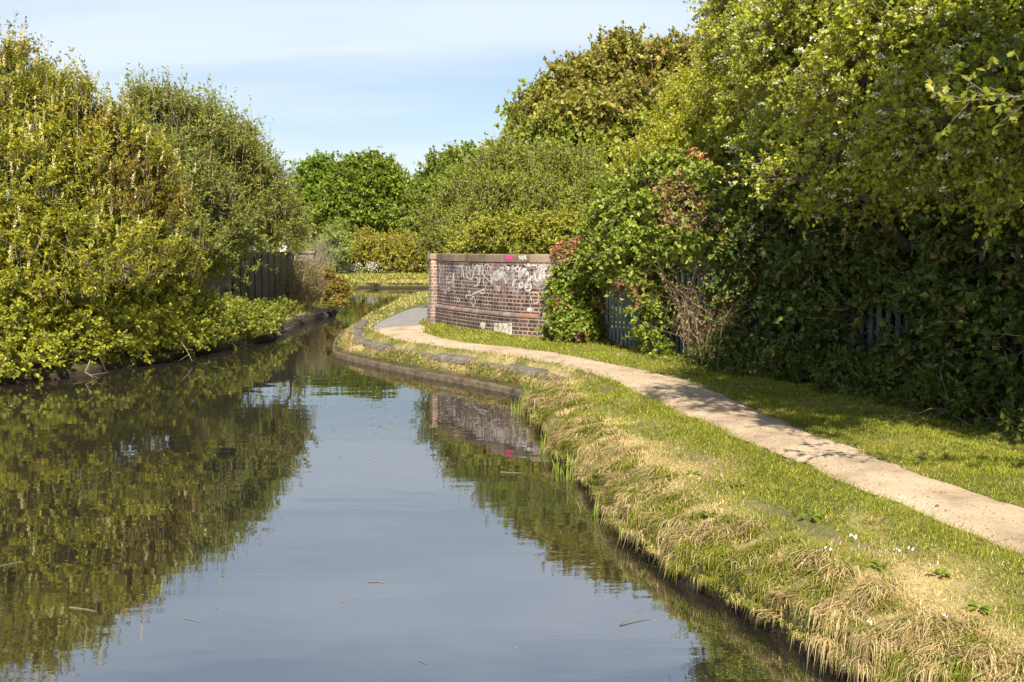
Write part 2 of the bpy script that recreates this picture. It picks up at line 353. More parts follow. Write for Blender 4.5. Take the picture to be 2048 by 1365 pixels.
# faint path along the far bank
fp = np.array([(-12, 57.6), (-4, 57.3), (4, 58.3), (15, 62.5), (60, 75)]); strip('far_towpath', resample(fp, 60), resample(fp + [0, 1.0], 60), M_path, .50)

# ------------------------------------------------------------------ canal edge: low ledge and rounded copings
def sweep(pts, prof, z0=0):
    """pts (n,2) line; prof list of (offset to the right of travel, z)"""
    pts = np.asarray(pts, float); T = unit(np.gradient(pts, axis=0)); N = np.stack([T[:, 1], -T[:, 0]], 1); n = len(pts)
    V = np.concatenate([np.column_stack([pts + N * o_, np.full(n, z0 + z_)]) for o_, z_ in prof]); k = len(prof)
    Fc = [[j * n + i, j * n + i + 1, ((j + 1) % k) * n + i + 1, ((j + 1) % k) * n + i] for j in range(k) for i in range(n - 1)]
    caps = [[j * n for j in range(k)], [j * n + n - 1 for j in range(k)][::-1]]
    return V, [np.array(Fc), np.array(caps)]
kl = resample(np.array(kerb_w), 90)
edge = empty('canal_edge', (kl[45][0], kl[45][1], 0), 'curved low canal edge with worn rounded dark copings round the tip of the towpath', 'canal edge')
for _ in range(4): kl[1:-1] = (kl[:-2] + 2 * kl[1:-1] + kl[2:]) / 4
# travelling from the tip towards the camera the water is on the right: positive offset = water
v, f = sweep(kl, [(.04, -.3), (.04, .07), (.03, .09), (-.16, .10), (-.18, -.3)])
mk('ledge', v, f, M_conc, edge)
kT = unit(np.gradient(kl, axis=0)); kN = np.stack([kT[:, 1], -kT[:, 0]], 1); ck = resample(kl[3:] - kN[3:] * .46, 200)
for _ in range(12): ck[1:-1] = (ck[:-2] + 2 * ck[1:-1] + ck[2:]) / 4
nb_ = 13
for i in range(nb_):
    a = int(i * 199 / nb_) + 1; bI = int((i + 1) * 199 / nb_)
    dz = random.uniform(-.018, .012) - (.035 if i in (4, 7, 8, 10, 12) else 0)
    pr = [(.16, .05), (.155, .20), (.14, .26), (.105, .305), (.06, .33), (0, .345), (-.06, .35), (-.13, .34), (-.17, .05)]
    v, f = sweep(ck[a:bI + 1], [(o_, z_ + dz) for o_, z_ in pr]); mk('coping_block', v, f, M_coping, edge, smooth_sh=False)

# left bank kerb
lk = np.array([P(x, y)[:2] for x, y in [(674, 622), (668, 629), (650, 633), (600, 650), (560, 666), (548, 676)]]); lk = resample(lk, 40)
for _ in range(3): lk[1:-1] = (lk[:-2] + 2 * lk[1:-1] + lk[2:]) / 4
lkerb = empty('concrete_kerb', (lk[20][0], lk[20][1], 0), 'straight grey concrete kerb with a ledge along the narrows on the left bank', 'kerb')
v, f = sweep(lk[::-1], [(.02, -.3), (.02, .05), (-.04, .055), (-.04, .20), (-.22, .21), (-.24, -.3)]); mk('kerb_face', v, f, M_kerbL, lkerb)
v, f = sweep(lk[::-1], [(-.03, .198), (-.03, .235), (-.21, .24), (-.21, .205)], .004); mk('kerb_cap', v, f, M_coping, lkerb)

# ------------------------------------------------------------------ curved brick wall
def brick_mat(name, c1, c2, mortar, rowh=.075, w=.225, stain=1.0, mort=.011):
    m, t, b, o = mat(name)
    uv = t.nodes.new('ShaderNodeUVMap')
    br = t.nodes.new('ShaderNodeTexBrick'); br.offset = .25; br.offset_frequency = 2; br.squash = .5; br.squash_frequency = 2
    br.inputs['Scale'].default_value = 1; br.inputs['Mortar Size'].default_value = mort; br.inputs['Mortar Smooth'].default_value = .3; br.inputs['Bias'].default_value = 0
    br.inputs['Brick Width'].default_value = w; br.inputs['Row Height'].default_value = rowh
    br.inputs['Color1'].default_value = (*c1, 1); br.inputs['Color2'].default_value = (*c2, 1); br.inputs['Mortar'].default_value = (*mortar, 1)
    t.links.new(uv.outputs[0], br.inputs[0])
    n = t.nodes.new('ShaderNodeTexNoise'); n.inputs['Scale'].default_value = 3.2; n.inputs['Detail'].default_value = 8; t.links.new(uv.outputs[0], n.inputs[0])
    r = t.nodes.new('ShaderNodeValToRGB'); r.color_ramp.elements[0].color = (.45, .43, .45, 1); r.color_ramp.elements[1].color = (1.45, 1.3, 1.2, 1); r.color_ramp.elements[0].position = .36; r.color_ramp.elements[1].position = .66
    t.links.new(n.outputs[0], r.inputs[0])
    mu = t.nodes.new('ShaderNodeMix'); mu.data_type = 'RGBA'; mu.blend_type = 'MULTIPLY'; mu.inputs['Factor'].default_value = .75 * stain
    t.links.new(br.outputs[0], mu.inputs[6]); t.links.new(r.outputs[0], mu.inputs[7])
    # pale bloom of lime and old paint
    n2 = t.nodes.new('ShaderNodeTexNoise'); n2.inputs['Scale'].default_value = 1.1; n2.inputs['Detail'].default_value = 10; n2.inputs['Roughness'].default_value = .7; t.links.new(uv.outputs[0], n2.inputs[0])
    mr = t.nodes.new('ShaderNodeMapRange'); mr.inputs[1].default_value = .52; mr.inputs[2].default_value = .75; mr.inputs[3].default_value = 0; mr.inputs[4].default_value = .38
    t.links.new(n2.outputs[0], mr.inputs[0])
    m2 = t.nodes.new('ShaderNodeMix'); m2.data_type = 'RGBA'; m2.inputs[7].default_value = (.36, .30, .28, 1)
    t.links.new(mr.outputs[0], m2.inputs['Factor']); t.links.new(mu.outputs[2], m2.inputs[6]); t.links.new(m2.outputs[2], b.inputs['Base Color'])
    b.inputs['Roughness'].default_value = .85
    bp = t.nodes.new('ShaderNodeBump'); bp.inputs['Strength'].default_value = .6; bp.inputs['Distance'].default_value = .008; bp.invert = True
    t.links.new(br.outputs['Fac'], bp.inputs['Height']); t.links.new(bp.outputs[0], b.inputs['Normal'])
    return m
M_brick = brick_mat('brick_dark_red', (.038, .022, .020), (.085, .048, .040), (.29, .235, .21), mort=.013)
M_brick2 = brick_mat('brick_pier', (.17, .12, .10), (.25, .175, .145), (.42, .36, .31))
M_brick3 = brick_mat('brick_abutment', (.16, .13, .12), (.27, .22, .21), (.16, .14, .13))
wc = np.array([(-1.69, 22.4), (-1.45, 21.83), (-1.19, 21.3), (-.92, 20.8), (-.68, 20.33), (-.42, 19.9), (-.15, 19.47), (.15, 19.1), (.45, 18.85), (.80, 18.63), (1.2, 18.45), (1.7, 18.3)])
WC = resample(wc, 160)
for _ in range(8): WC[1:-1] = (WC[:-2] + 2 * WC[1:-1] + WC[2:]) / 4
WS = np.concatenate([[0], np.cumsum(np.linalg.norm(np.diff(WC, axis=0), axis=1))])
WT = unit(np.gradient(WC, axis=0)); WN = np.stack([WT[:, 1], -WT[:, 0]], 1)   # outward (towards camera / canal)
if WN[100][1] > 0: WN = -WN
WPX = 1024 + F * WC[:, 0] / WC[:, 1]
def wall_sheet(offs, zs, thick=None):
    """closed curved slab: front at offs, back at -thick"""
    V = []; UV = []; n = len(WC)
    prof = [(o_, z_) for o_, z_ in zip(offs, zs)]
    full = prof + [(-.36, zs[-1]), (-.36, zs[0])]
    vv = 0; last = None
    for o_, z_ in full:
        if last is not None: vv += math.hypot(o_ - last[0], z_ - last[1])
        else: vv = z_
        last = (o_, z_)
        V.append(np.column_stack([WC + WN * o_, np.full(n, z_)])); UV.append(np.column_stack([WS, np.full(n, z_ if o_ > -.3 else z_ + 0.0)]))
    k = len(full); V = np.concatenate(V); UV = np.concatenate(UV)
    Fc = [[j * n + i, j * n + i + 1, ((j + 1) % k) * n + i + 1, ((j + 1) % k) * n + i] for j in range(k) for i in range(n - 1)]
    caps = [[j * n for j in range(k)], [j * n + n - 1 for j in range(k)][::-1]]
    return V, [np.array(Fc), np.array(caps)], UV
wall = empty('brick_wall', (float(WC[80][0]), float(WC[80][1]), .43), 'curved dark red brick wall covered in white graffiti beside the towpath', 'wall')
v, f, u = wall_sheet([0, 0], [.80, 1.83]); body = mk('brickwork', v, f, M_brick, wall, uv=u)
v, f, u = wall_sheet([.055, .055], [.15, .772]); mk('plinth', v, f, M_brick, wall, uv=u)
# bullnose string course, separate bricks
M_cap = noise_mat('cap_stone', (.24, .16, .12), (.36, .27, .21), 6); M_bull = [noise_mat('bull_dark', (.10, .07, .065), (.2, .15, .14), 7), noise_mat('bull_red', (.17, .085, .065), (.25, .13, .10), 7), noise_mat('bull_grey', (.14, .12, .115), (.24, .2, .19), 7)]
M_mort = noise_mat('mortar', (.36, .29, .24), (.5, .42, .35), 9)
v, f, u = wall_sheet([.05, .05, -.002], [.774, .80, .848]); mk('string_course_bed', v, f, M_mort, wall)
s0 = .02; first = None
while s0 < WS[-1] - .1:
    s1 = s0 + .222; ss = np.linspace(s0, min(s1, WS[-1]), 5); pc = np.column_stack([np.interp(ss, WS, WC[:, 0]), np.interp(ss, WS, WC[:, 1])]); nc_ = np.column_stack([np.interp(ss, WS, WN[:, 0]), np.interp(ss, WS, WN[:, 1])])
    prof = [(.066, .780), (.066, .803), (.052, .828), (.008, .858), (-.01, .858), (-.01, .78)]
    V = np.concatenate([np.column_stack([pc + nc_ * o_, np.full(5, z_)]) for o_, z_ in prof]); k = 6
    Fc = [[j * 5 + i, j * 5 + i + 1, ((j + 1) % k) * 5 + i + 1, ((j + 1) % k) * 5 + i] for j in range(k) for i in range(4)]
    mk('bullnose_brick', V, [np.array(Fc), np.array([[j * 5 for j in range(k)], [j * 5 + 4 for j in range(k)][::-1]])], random.choices(M_bull, [5, 2, 3])[0], wall)
    s0 = s1 + .014
# coping stones with joints at the photographed places
cj = [866, 909, 931, 975, 1008, 1062, 1100, 1140, 1185]
cs = list(np.interp(cj, WPX, WS)); cs[0] = -.0
M_cst = [noise_mat('coping_a', (.10, .075, .055), (.2, .15, .11), 4, bump=.3), noise_mat('coping_b', (.13, .1, .08), (.27, .2, .14), 3, bump=.3)]
for i in range(len(cs) - 1):
    ss = np.linspace(cs[i] + .006, cs[i + 1] - .006, 9); pc = np.column_stack([np.interp(ss, WS, WC[:, 0]), np.interp(ss, WS, WC[:, 1])]); nc_ = np.column_stack([np.interp(ss, WS, WN[:, 0]), np.interp(ss, WS, WN[:, 1])])
    prof = [(.018, 1.832), (.018, 1.965), (.005, 1.985), (-.37, 1.985), (-.38, 1.832)]
    V = np.concatenate([np.column_stack([pc + nc_ * o_, np.full(9, z_)]) for o_, z_ in prof]); k = 5
    Fc = [[j * 9 + a, j * 9 + a + 1, ((j + 1) % k) * 9 + a + 1, ((j + 1) % k) * 9 + a] for j in range(k) for a in range(8)]
    mk('coping_stone', V, [np.array(Fc), np.array([[j * 9 for j in range(k)], [j * 9 + 8 for j in range(k)][::-1]])], M_cst[i % 2], wall)
v, f, u = wall_sheet([.008, .008], [1.8302, 1.975]); mk('coping_bed', v, f, M_mort, wall)
# end pier at the far left end of the wall
def box_uv(c, ax, L, D, z0, z1):
    ax = unit(np.array(ax, float)); ay = np.array([-ax[1], ax[0]]); c = np.array(c, float); V = []; UV = []; Fc = []
    cor = [c - ax * L / 2 - ay * D / 2, c + ax * L / 2 - ay * D / 2, c + ax * L / 2 + ay * D / 2, c - ax * L / 2 + ay * D / 2]
    s = 0
    for i in range(4):
        a = cor[i]; b_ = cor[(i + 1) % 4]; l = np.linalg.norm(b_ - a); k = len(V)
        V += [(*a, z0), (*b_, z0), (*b_, z1), (*a, z1)]; UV += [(s, z0), (s + l, z0), (s + l, z1), (s, z1)]; Fc.append([k, k + 1, k + 2, k + 3]); s += l
    k = len(V); V += [(*p, z1) for p in cor]; UV += [(0, 0), (.1, 0), (.1, .03), (0, .03)]; Fc.append([k, k + 1, k + 2, k + 3])
    return np.array(V), np.array(Fc), np.array(UV)
n0 = WN[0]; t0 = WT[0]; pcx = WC[0] - t0 * .075 - n0 * .14
for z0, z1, gl, gd, mt in [(.15, .80, .24, .62, M_brick2), (.803, 1.86, .16, .55, M_brick2)]:
    v, f, u = box_uv(pcx, t0, gl, gd, z0, z1); mk('end_pier' if z0 < .5 else 'pier_shaft', v, f, mt, wall, uv=u)
mb = MB(); mb.box((pcx[0], pcx[1], 1.925), (.20, .60, .125), (t0[0], t0[1], 0)); mb.build('pier_cap', M_cap, wall)

# graffiti: ribbons of paint 3-4 mm off the brick face
def paint_mat(name, c, lo=.42, hi=.55, scale=14):
    m, t, b, o = mat(name); b.inputs['Base Color'].default_value = (*c, 1); b.inputs['Roughness'].default_value = .7
    tc = t.nodes.new('ShaderNodeTexCoord'); n = t.nodes.new('ShaderNodeTexNoise'); n.inputs['Scale'].default_value = scale; n.inputs['Detail'].default_value = 6; n.inputs['Roughness'].default_value = .7
    t.links.new(tc.outputs['Object'], n.inputs[0]); mr = t.nodes.new('ShaderNodeMapRange'); mr.inputs[1].default_value = lo; mr.inputs[2].default_value = hi
    mr.inputs[3].default_value = 0; mr.inputs[4].default_value = .9
    t.links.new(n.outputs[0], mr.inputs[0]); t.links.new(mr.outputs[0], b.inputs['Alpha']); return m
M_w = paint_mat('white_spray', (.60, .58, .60), .30, .60); M_wf = paint_mat('faded_white_spray', (.45, .40, .40), .38, .7)
M_pk = paint_mat('pink_spray', (.62, .05, .25), .2, .4); M_pf = paint_mat('faded_pink', (.42, .2, .2), .36, .66); M_cr = paint_mat('cream_spray', (.6, .48, .36), .36, .52); M_bk = paint_mat('black_spray', (.02, .02, .03), .3, .45)
M_haze = paint_mat('washed_paint', (.30, .25, .26), .40, .72, 6); M_lime = paint_mat('white_render', (.62, .58, .52), .38, .5, 9); M_bl = paint_mat('blue_spray', (.08, .07, .3), .3, .5)
def wall_pt(px, py, off=.004):
    s = np.interp(px, WPX, WS); p = np.array([np.interp(s, WS, WC[:, 0]), np.interp(s, WS, WC[:, 1])]); n = np.array([np.interp(s, WS, WN[:, 0]), np.interp(s, WS, WN[:, 1])])
    z = Q(px, py, p[1])[2]
    if z > 1.83: off += .018
    if z < .775: off += .055
    return np.array([*(p + n * off), z])
def catmull(p, k=6):
    p = np.asarray(p, float)
    if len(p) < 3: return resample(p, 5)
    q_ = np.concatenate([[2 * p[0] - p[1]], p, [2 * p[-1] - p[-2]]]); o_ = []
    for i in range(1, len(q_) - 2):
        for u in np.linspace(0, 1, k, endpoint=False):
            a, b_, c, d = q_[i - 1:i + 3]
            o_.append(.5 * (2 * b_ + (c - a) * u + (2 * a - 5 * b_ + 4 * c - d) * u * u + (3 * b_ - a - 3 * c + d) * u ** 3))
    o_.append(p[-1]); return np.array(o_)
def stroke(name, lines, m, wd=.022, off=.004):
    parts = []
    for zid, pts in lines:
        bx = 860 if zid == 3 else 980
        pp = catmull([(bx + x / 7.586, 500 + y / 7.586) for x, y in pts])
        W3 = np.array([wall_pt(x, y, off) for x, y in pp]); n = len(W3); T = unit(np.gradient(W3, axis=0))
        nn = np.array([[*[np.interp(np.interp(x, WPX, WS), WS, WN[:, j]) for j in (0, 1)], 0] for x, y in pp]); S = unit(np.cross(T, nn))
        w_ = wd * (.75 + .5 * rng.random(n))[:, None] / 2
        V = np.concatenate([W3 - S * w_, W3 + S * w_]); parts.append((V, np.array([[i, i + 1, n + i + 1, n + i] for i in range(n - 1)])))
    V, Fc = merge(parts); return mk(name, V, Fc, m, body)
def blob(name, zid, x0, y0, x1, y1, m, off=.003, rnd=True):
    bx = 860 if zid == 3 else 980; n = 14; V = []; 
    for j in range(n + 1):
        for i in range(n + 1):
            u, v_ = i / n * 2 - 1, j / n * 2 - 1
            if rnd: u, v_ = u * math.sqrt(1 - v_ * v_ / 2), v_ * math.sqrt(1 - u * u / 2)
            x = (x0 + x1) / 2 + u * (x1 - x0) / 2; y = (y0 + y1) / 2 + v_ * (y1 - y0) / 2
            V.append(wall_pt(bx + x / 7.586, 500 + y / 7.586, off))
    return mk(name, V, np.array([[j * (n + 1) + i, j * (n + 1) + i + 1, (j + 1) * (n + 1) + i + 1, (j + 1) * (n + 1) + i] for j in range(n) for i in range(n)]), m, body)
stroke('graffiti', [(3, [(215, 215), (205, 400), (210, 560), (240, 665), (250, 560), (260, 430)]), (3, [(180, 240), (170, 380), (185, 420)]), (3, [(265, 410), (250, 430), (265, 450), (280, 425), (265, 410)]),
 (3, [(255, 480), (290, 500), (350, 470), (385, 435)]), (3, [(340, 460), (350, 520), (380, 580)]), (3, [(365, 470), (345, 580)]), (3, [(290, 570), (270, 600), (285, 630), (298, 600), (285, 570)]),
 (3, [(300, 340), (320, 420)]), (3, [(355, 360), (350, 440)]), (3, [(140, 230), (150, 300)]), (3, [(165, 260), (150, 420), (165, 580)])], M_w, .03)
stroke('graffiti', [(3, [(490, 200), (495, 300), (480, 410)]), (3, [(470, 260), (505, 330), (515, 420)]), (3, [(430, 280), (470, 240), (500, 270)]), (3, [(560, 250), (555, 380), (600, 440), (640, 440), (660, 330), (650, 220)]),
 (3, [(600, 250), (605, 330), (625, 420)]), (3, [(690, 240), (800, 240)]), (3, [(740, 240), (735, 370)]), (3, [(710, 375), (770, 370)]), (3, [(580, 330), (600, 360), (640, 300)]), (3, [(770, 440), (745, 500), (700, 550), (675, 540)]), (3, [(680, 250), (670, 380)])], M_w, .038)
stroke('graffiti', [(3, [(865, 215), (820, 260), (790, 340), (830, 400), (900, 470), (950, 460)]), (3, [(865, 215), (910, 260), (915, 360), (905, 380), (880, 330), (880, 260)]), (3, [(840, 280), (850, 350), (870, 370)]), (3, [(790, 220), (810, 300), (815, 540)]), (3, [(855, 470), (850, 560), (820, 640)])], M_w, .03)
stroke('graffiti', [(3, [(555, 740), (555, 690), (620, 690), (720, 640), (780, 620), (830, 600), (825, 650), (780, 660), (760, 630)]), (3, [(650, 715), (620, 760), (640, 830), (670, 840), (690, 780), (670, 720), (650, 715)]), (3, [(600, 620), (580, 640), (600, 660), (615, 640), (600, 620)])], M_w, .034)
stroke('graffiti', [(4, [(-20, 470), (40, 460), (60, 420), (50, 380), (90, 340), (150, 300), (170, 260)]), (4, [(60, 380), (200, 330), (100, 400), (230, 350), (120, 440), (200, 400), (90, 460), (60, 400)]), (4, [(240, 270), (300, 270), (260, 320)]), (4, [(180, 260), (190, 320), (200, 260), (205, 330)]), (4, [(70, 350), (170, 380), (60, 430)])], M_w, .034)
stroke('graffiti', [(4, [(440, 240), (385, 290), (430, 330), (470, 260), (440, 340), (440, 430), (520, 340), (430, 360), (560, 290), (480, 310), (455, 430)]), (4, [(520, 220), (560, 250), (580, 215), (600, 250), (540, 240)]), (4, [(620, 240), (690, 240)]), (4, [(700, 230), (740, 300), (760, 250), (800, 300), (850, 280)]), (4, [(730, 260), (790, 240), (860, 300)])], M_w, .032)
stroke('graffiti', [(4, [(650, 400), (600, 450), (540, 520)]), (4, [(415, 620), (480, 560), (560, 530), (620, 540), (620, 590), (580, 620), (540, 600), (545, 565), (575, 565)]), (4, [(480, 570), (440, 560), (460, 500), (490, 490), (495, 530)])], M_w, .038)
stroke('graffiti', [(4, [(680, 350), (690, 440), (730, 490), (740, 420)]), (4, [(830, 440), (820, 400), (860, 370)]), (4, [(870, 390), (960, 400), (900, 480), (880, 500)]), (4, [(960, 400), (900, 510)])], M_w, .034)
stroke('graffiti', [(4, [(310, 330), (360, 340), (370, 450), (360, 590), (330, 600)]), (4, [(250, 360), (270, 480), (300, 600), (340, 620)]), (3, [(480, 460), (495, 600)]), (3, [(480, 460), (530, 470), (545, 520)]), (4, [(700, 340), (780, 350), (830, 600)]), (4, [(-40, 450), (60, 520), (110, 590)])], M_wf, .045)
stroke('graffiti', [(4, [(200, 420), (200, 600), (230, 740)]), (4, [(-40, 240), (60, 230), (140, 240)])], M_pf, .07)
stroke('graffiti', [(4, [(600, 660), (700, 650), (740, 700), (720, 800)]), (4, [(840, 690), (880, 760), (880, 860), (830, 880), (800, 840)]), (4, [(620, 700), (640, 800)]), (4, [(680, 810), (760, 790)])], M_cr, .02)
stroke('graffiti', [(4, [(975, 450), (900, 530), (830, 610), (810, 740)]), (4, [(870, 680), (880, 620), (950, 610), (1000, 660)]), (4, [(880, 560), (960, 540), (1000, 600)])], M_bk, .05, .0055)
stroke('graffiti', [(4, [(250, 90), (262, 140), (275, 90), (290, 150), (310, 95), (330, 150), (340, 90), (372, 105)]), (4, [(255, 120), (350, 120)])], M_pk, .035)
stroke('graffiti', [(4, [(450, 90), (470, 140), (490, 90), (505, 150), (520, 100), (550, 90), (540, 130), (570, 140)])], M_w, .03)
rr = random.Random(5)
for t_ in range(9):
    ln_ = []
    for _ in range(7):
        x = rr.uniform(60, 1000) if t_ % 2 else rr.uniform(-10, 960); y = rr.uniform(215, 520) if rr.random() < .75 else rr.uniform(500, 760); z_ = 3 if t_ % 2 else 4; h_ = rr.uniform(25, 90); w_ = rr.uniform(12, 55); q0_ = [(x, y)]
        for k_ in range(rr.randint(3, 6)): q0_.append((x + rr.uniform(-w_, w_) + k_ * 8, y + (h_ if k_ % 2 else -h_) * rr.uniform(.3, 1)))
        ln_.append((z_, [(min(max(a_, 110 if z_ == 3 else -60), 990), min(max(b_, 205), 820)) for a_, b_ in q0_]))
    stroke('graffiti', ln_, M_w if t_ < 3 else M_wf, .016 + .006 * (t_ % 3), .0032 + .0003 * t_)
blob('paint_patch', 3, 470, 220, 700, 460, M_haze, .0028); blob('paint_patch', 4, 0, 220, 360, 620, M_haze, .0028); blob('paint_patch', 4, 640, 230, 960, 640, M_haze, .0028); blob('paint_patch', 3, 120, 260, 420, 640, M_haze, .0028)
blob('paint_patch', 4, 470, 670, 550, 770, M_pf); blob('paint_patch', 3, 300, 240, 350, 300, M_bl)
blob('paint_patch', 4, 30, 300, 240, 480, M_wf); blob('paint_patch', 4, 640, 300, 800, 560, M_wf); blob('paint_patch', 3, 400, 310, 470, 360, M_wf)
blob('paint_patch', 4, 560, 880, 650, 940, M_lime, .004)
blob('render_patch', 4, 100, 1110, 370, 1290, M_lime, .004, False); blob('render_patch', 3, 800, 1090, 880, 1200, M_lime, .004)

# ------------------------------------------------------------------ left: steel sheet piling and the brick abutment
pa = np.array([-7.72, 27.6]); pb = np.array([-6.86, 31.4]); dirp = unit(pb - pa); nrm = np.array([dirp[1], -dirp[0]])
piling = empty('sheet_piling', (*pa, .4), 'dark rusty steel sheet piling with vertical grooves on the left bank', 'retaining wall')
npile = 9; Lp = np.linalg.norm(pb - pa) / npile
for i in range(npile):
    a = pa + dirp * Lp * i
    if i == npile - 1: a = pa + dirp * Lp * i
    w0, w1 = Lp * .86, Lp * .89
    pr = [(0, -.10), (.006, 0), (w0, 0), (w1, -.09), (Lp - .002, -.09), (Lp - .002, -.115), (w1 - .01, -.115), (w0 - .02, -.02), (.026, -.02), (.02, -.10)]
    V = [(*(a + dirp * x + nrm * (y + .0)), z) for z in (-.2, 1.955 + .004 * (i % 2)) for x, y in pr]; k = 10
    Fc = [[j, (j + 1) % k, k + (j + 1) % k, k + j] for j in range(k)]
    side = [[0, 9, 8, 1], [1, 8, 7, 2], [2, 7, 6, 3], [3, 6, 5, 4]]
    mk('sheet_pile', V, [np.array(Fc), np.array([[x + k for x in s] for s in side])], M_pile, piling)
mb = MB(); mb.box(((pa + pb)[0] / 2 - nrm[0] * .09, (pa + pb)[1] / 2 - nrm[1] * .09, 1.985), (np.linalg.norm(pb - pa) + .06, .24, .05), (*dirp, 0)); mb.build('capping_rail', M_pile, piling)
mb = MB(); mb.box((pb[0] - .35, pb[1] + .05, .9), (.7, .06, 2.1), (1, .1, 0)); mb.build('return_sheet', M_pile, piling)

stp = []
for (px0, py0, hh) in [(520, 530, 40), (541, 535, 30)]:
    for k in range(7):
        y = py0 + k * hh / 7; c = Q(px0 + random.uniform(-3, 3), y, 29.2); 
ab = empty('brick_abutment', (-8.8, 27.0, .4), 'pale weathered brick abutment half hidden by leaves left of the steel piling', 'abutment')
v, f, u = box_uv((-9.25, 27.3), (1, .12), 3.0, .8, -.2, 1.93); mk('brickwork', v, f, M_brick3, ab, uv=u)
mb = MB(); mb.box((-9.25, 27.3, 1.98), (3.1, .9, .095), (1, .12, 0)); mb.build('coping', M_coping, ab)
mb = MB(); mb.box((-7.62, 27.25, .75), (.32, .3, .3), (1, .3, 0)); mb.box((-7.75, 27.2, .5), (.55, .4, .3), (1, .2, 0)); mb.build('footing_stone', M_kerbL, ab)
cw = empty('concrete_wall', (-7.2, 35.2, .4), 'short pale concrete wall end showing beyond the steel piling', 'wall')
mb = MB(); mb.box((-7.25, 35.2, 1.1), (.6, .3, 1.7), (1, 0, 0)); mb.build('wall_body', M_kerbL, cw)
mb = MB(); mb.box((-7.25, 35.2, 1.985), (.7, .4, .07), (1, 0, 0)); mb.build('wall_cap', M_kerbL, cw)

# ------------------------------------------------------------------ palisade fence
fl_ = np.array([(1.62, 18.0), (2.15, 16.6), (2.75, 15.2), (3.35, 13.8), (3.95, 12.4), (4.5, 11.0), (5.0, 9.5), (5.35, 8.0)])
fl = resample(fl_, 400); FS = np.concatenate([[0], np.cumsum(np.linalg.norm(np.diff(fl, axis=0), axis=1))])
fence = empty('palisade_fence', (2.75, 15.2, .43), 'weathered blue-green steel palisade fence half buried in ivy', 'fence')
s = .05; FT = unit(np.gradient(fl, axis=0))
while s < FS[-1] - 1.5:
    p = np.array([np.interp(s, FS, fl[:, 0]), np.interp(s, FS, fl[:, 1])]); tt = np.array([np.interp(s, FS, FT[:, 0]), np.interp(s, FS, FT[:, 1])]); tt = unit(tt); nn = np.array([tt[1], -tt[0]])
    if nn[0] > 0: nn = -nn
    hw = .034; top = 2.2 + random.uniform(-.01, .01)
    pr = [(-hw, -.012), (-hw * .5, .012), (0, 0), (hw * .5, .012), (hw, -.012)]
    lean = random.uniform(-.008, .008); V = []
    for th in (0, -.003):
        for z in (.40, top - .08): V += [(*(p + tt * (x + lean * (z > 1)) + nn * (y + th)), z) for x, y in pr]
        V += [(*(p + tt * (x * .15 + lean) + nn * (y + th)), top) for x, y in pr]
    Fc = []
    for b0 in (0, 15):
        for r_ in (0, 5):
            for i in range(4): Fc.append([b0 + r_ + i, b0 + r_ + i + 1, b0 + r_ + 5 + i + 1, b0 + r_ + 5 + i])
    for r_ in (0, 5):
        for i in (0, 4): Fc.append([r_ + i, r_ + 5 + i, 15 + r_ + 5 + i, 15 + r_ + i])
    mk('pale', V, np.array(Fc), M_pale, fence); s += .15
for z in (.75, 1.85):
    v, f = sweep(fl[:320:4] + (fl[1] - fl[0]) * 0, [(.05, z), (.05, z + .05), (.045, z + .05), (.045, z)]); mk('rail', v, f, M_pale, fence)
for s in (.1, 2.8, 5.5):
    p = [np.interp(s, FS, fl[:, 0]) + .09, np.interp(s, FS, fl[:, 1]) + .05]; mb = MB(); mb.box((*p, 1.25), (.06, .1, 1.9), (1, -.4, 0)); mb.build('post', M_pale, fence)

# ------------------------------------------------------------------ vegetation
def pal(n, cols, wts=None, jit=.16):
    cols = np.array(cols); k = rng.choice(len(cols), n, p=None if wts is None else np.array(wts) / sum(wts)); k2 = rng.choice(len(cols), n, p=None if wts is None else np.array(wts) / sum(wts))
    u = rng.random((n, 1)) * .5; c = cols[k] * (1 - u) + cols[k2] * u
    return np.clip(c * (1 + (rng.random((n, 1)) - .5) * 2 * jit), 0.003, 1)
def leaf_geo(Pp, D, N, L, Wd, curl=.1):
    S = unit(np.cross(D, N)); N = np.cross(S, D); L = L[:, None]; Wd = Wd[:, None]
    V = np.stack([Pp, Pp + D * L * .42 + S * Wd / 2 + N * L * curl, Pp + D * L - N * L * curl, Pp + D * L * .42 - S * Wd / 2 + N * L * curl], 1)
    n = len(Pp); return V.reshape(-1, 3), np.arange(n * 4).reshape(n, 4)
def rnd_dir(n): return unit(rng.normal(size=(n, 3)))
def lob(px, py, d, r, sz=1.0, sd=1.0):
    c = Q(px, py, d); rr = r * d / F; return (c[0], c[1], c[2], rr, rr * sd, rr * sz)
def sample_lobes(lobes, n, lo=.6, up=-.75, lump=.22):
    Lb = np.array(lobes); area = (Lb[:, 3] * Lb[:, 5]); w = area / area.sum()
    out_p = []; out_n = []; cnt = 0
    while cnt < n:
        m = int((n - cnt) * 1.6) + 50; k = rng.choice(len(Lb), m, p=w); d = rnd_dir(m); d[:, 2] = np.where(d[:, 2] < up, -d[:, 2], d[:, 2])
        lm = 1 + lump * (fbm(d[:, 0] * 2.3 + k * 7.1 + d[:, 2] * 1.7, d[:, 1] * 2.3 + d[:, 2] * 2.1, 5) - .5) * 2
        rad = (lo + (1 - lo) * rng.random(m) ** .6) * lm
        p = Lb[k, :3] + d * Lb[k, 3:6] * rad[:, None]
        ok = np.ones(m, bool)
        for j in range(len(Lb)):
            q_ = (((p - Lb[j, :3]) / Lb[j, 3:6]) ** 2).sum(1); ok &= (q_ > .30) | (k == j)
        ok &= p[:, 2] > .25
        out_p.append(p[ok]); out_n.append(d[ok]); cnt += ok.sum()
    return np.concatenate(out_p)[:n], np.concatenate(out_n)[:n]
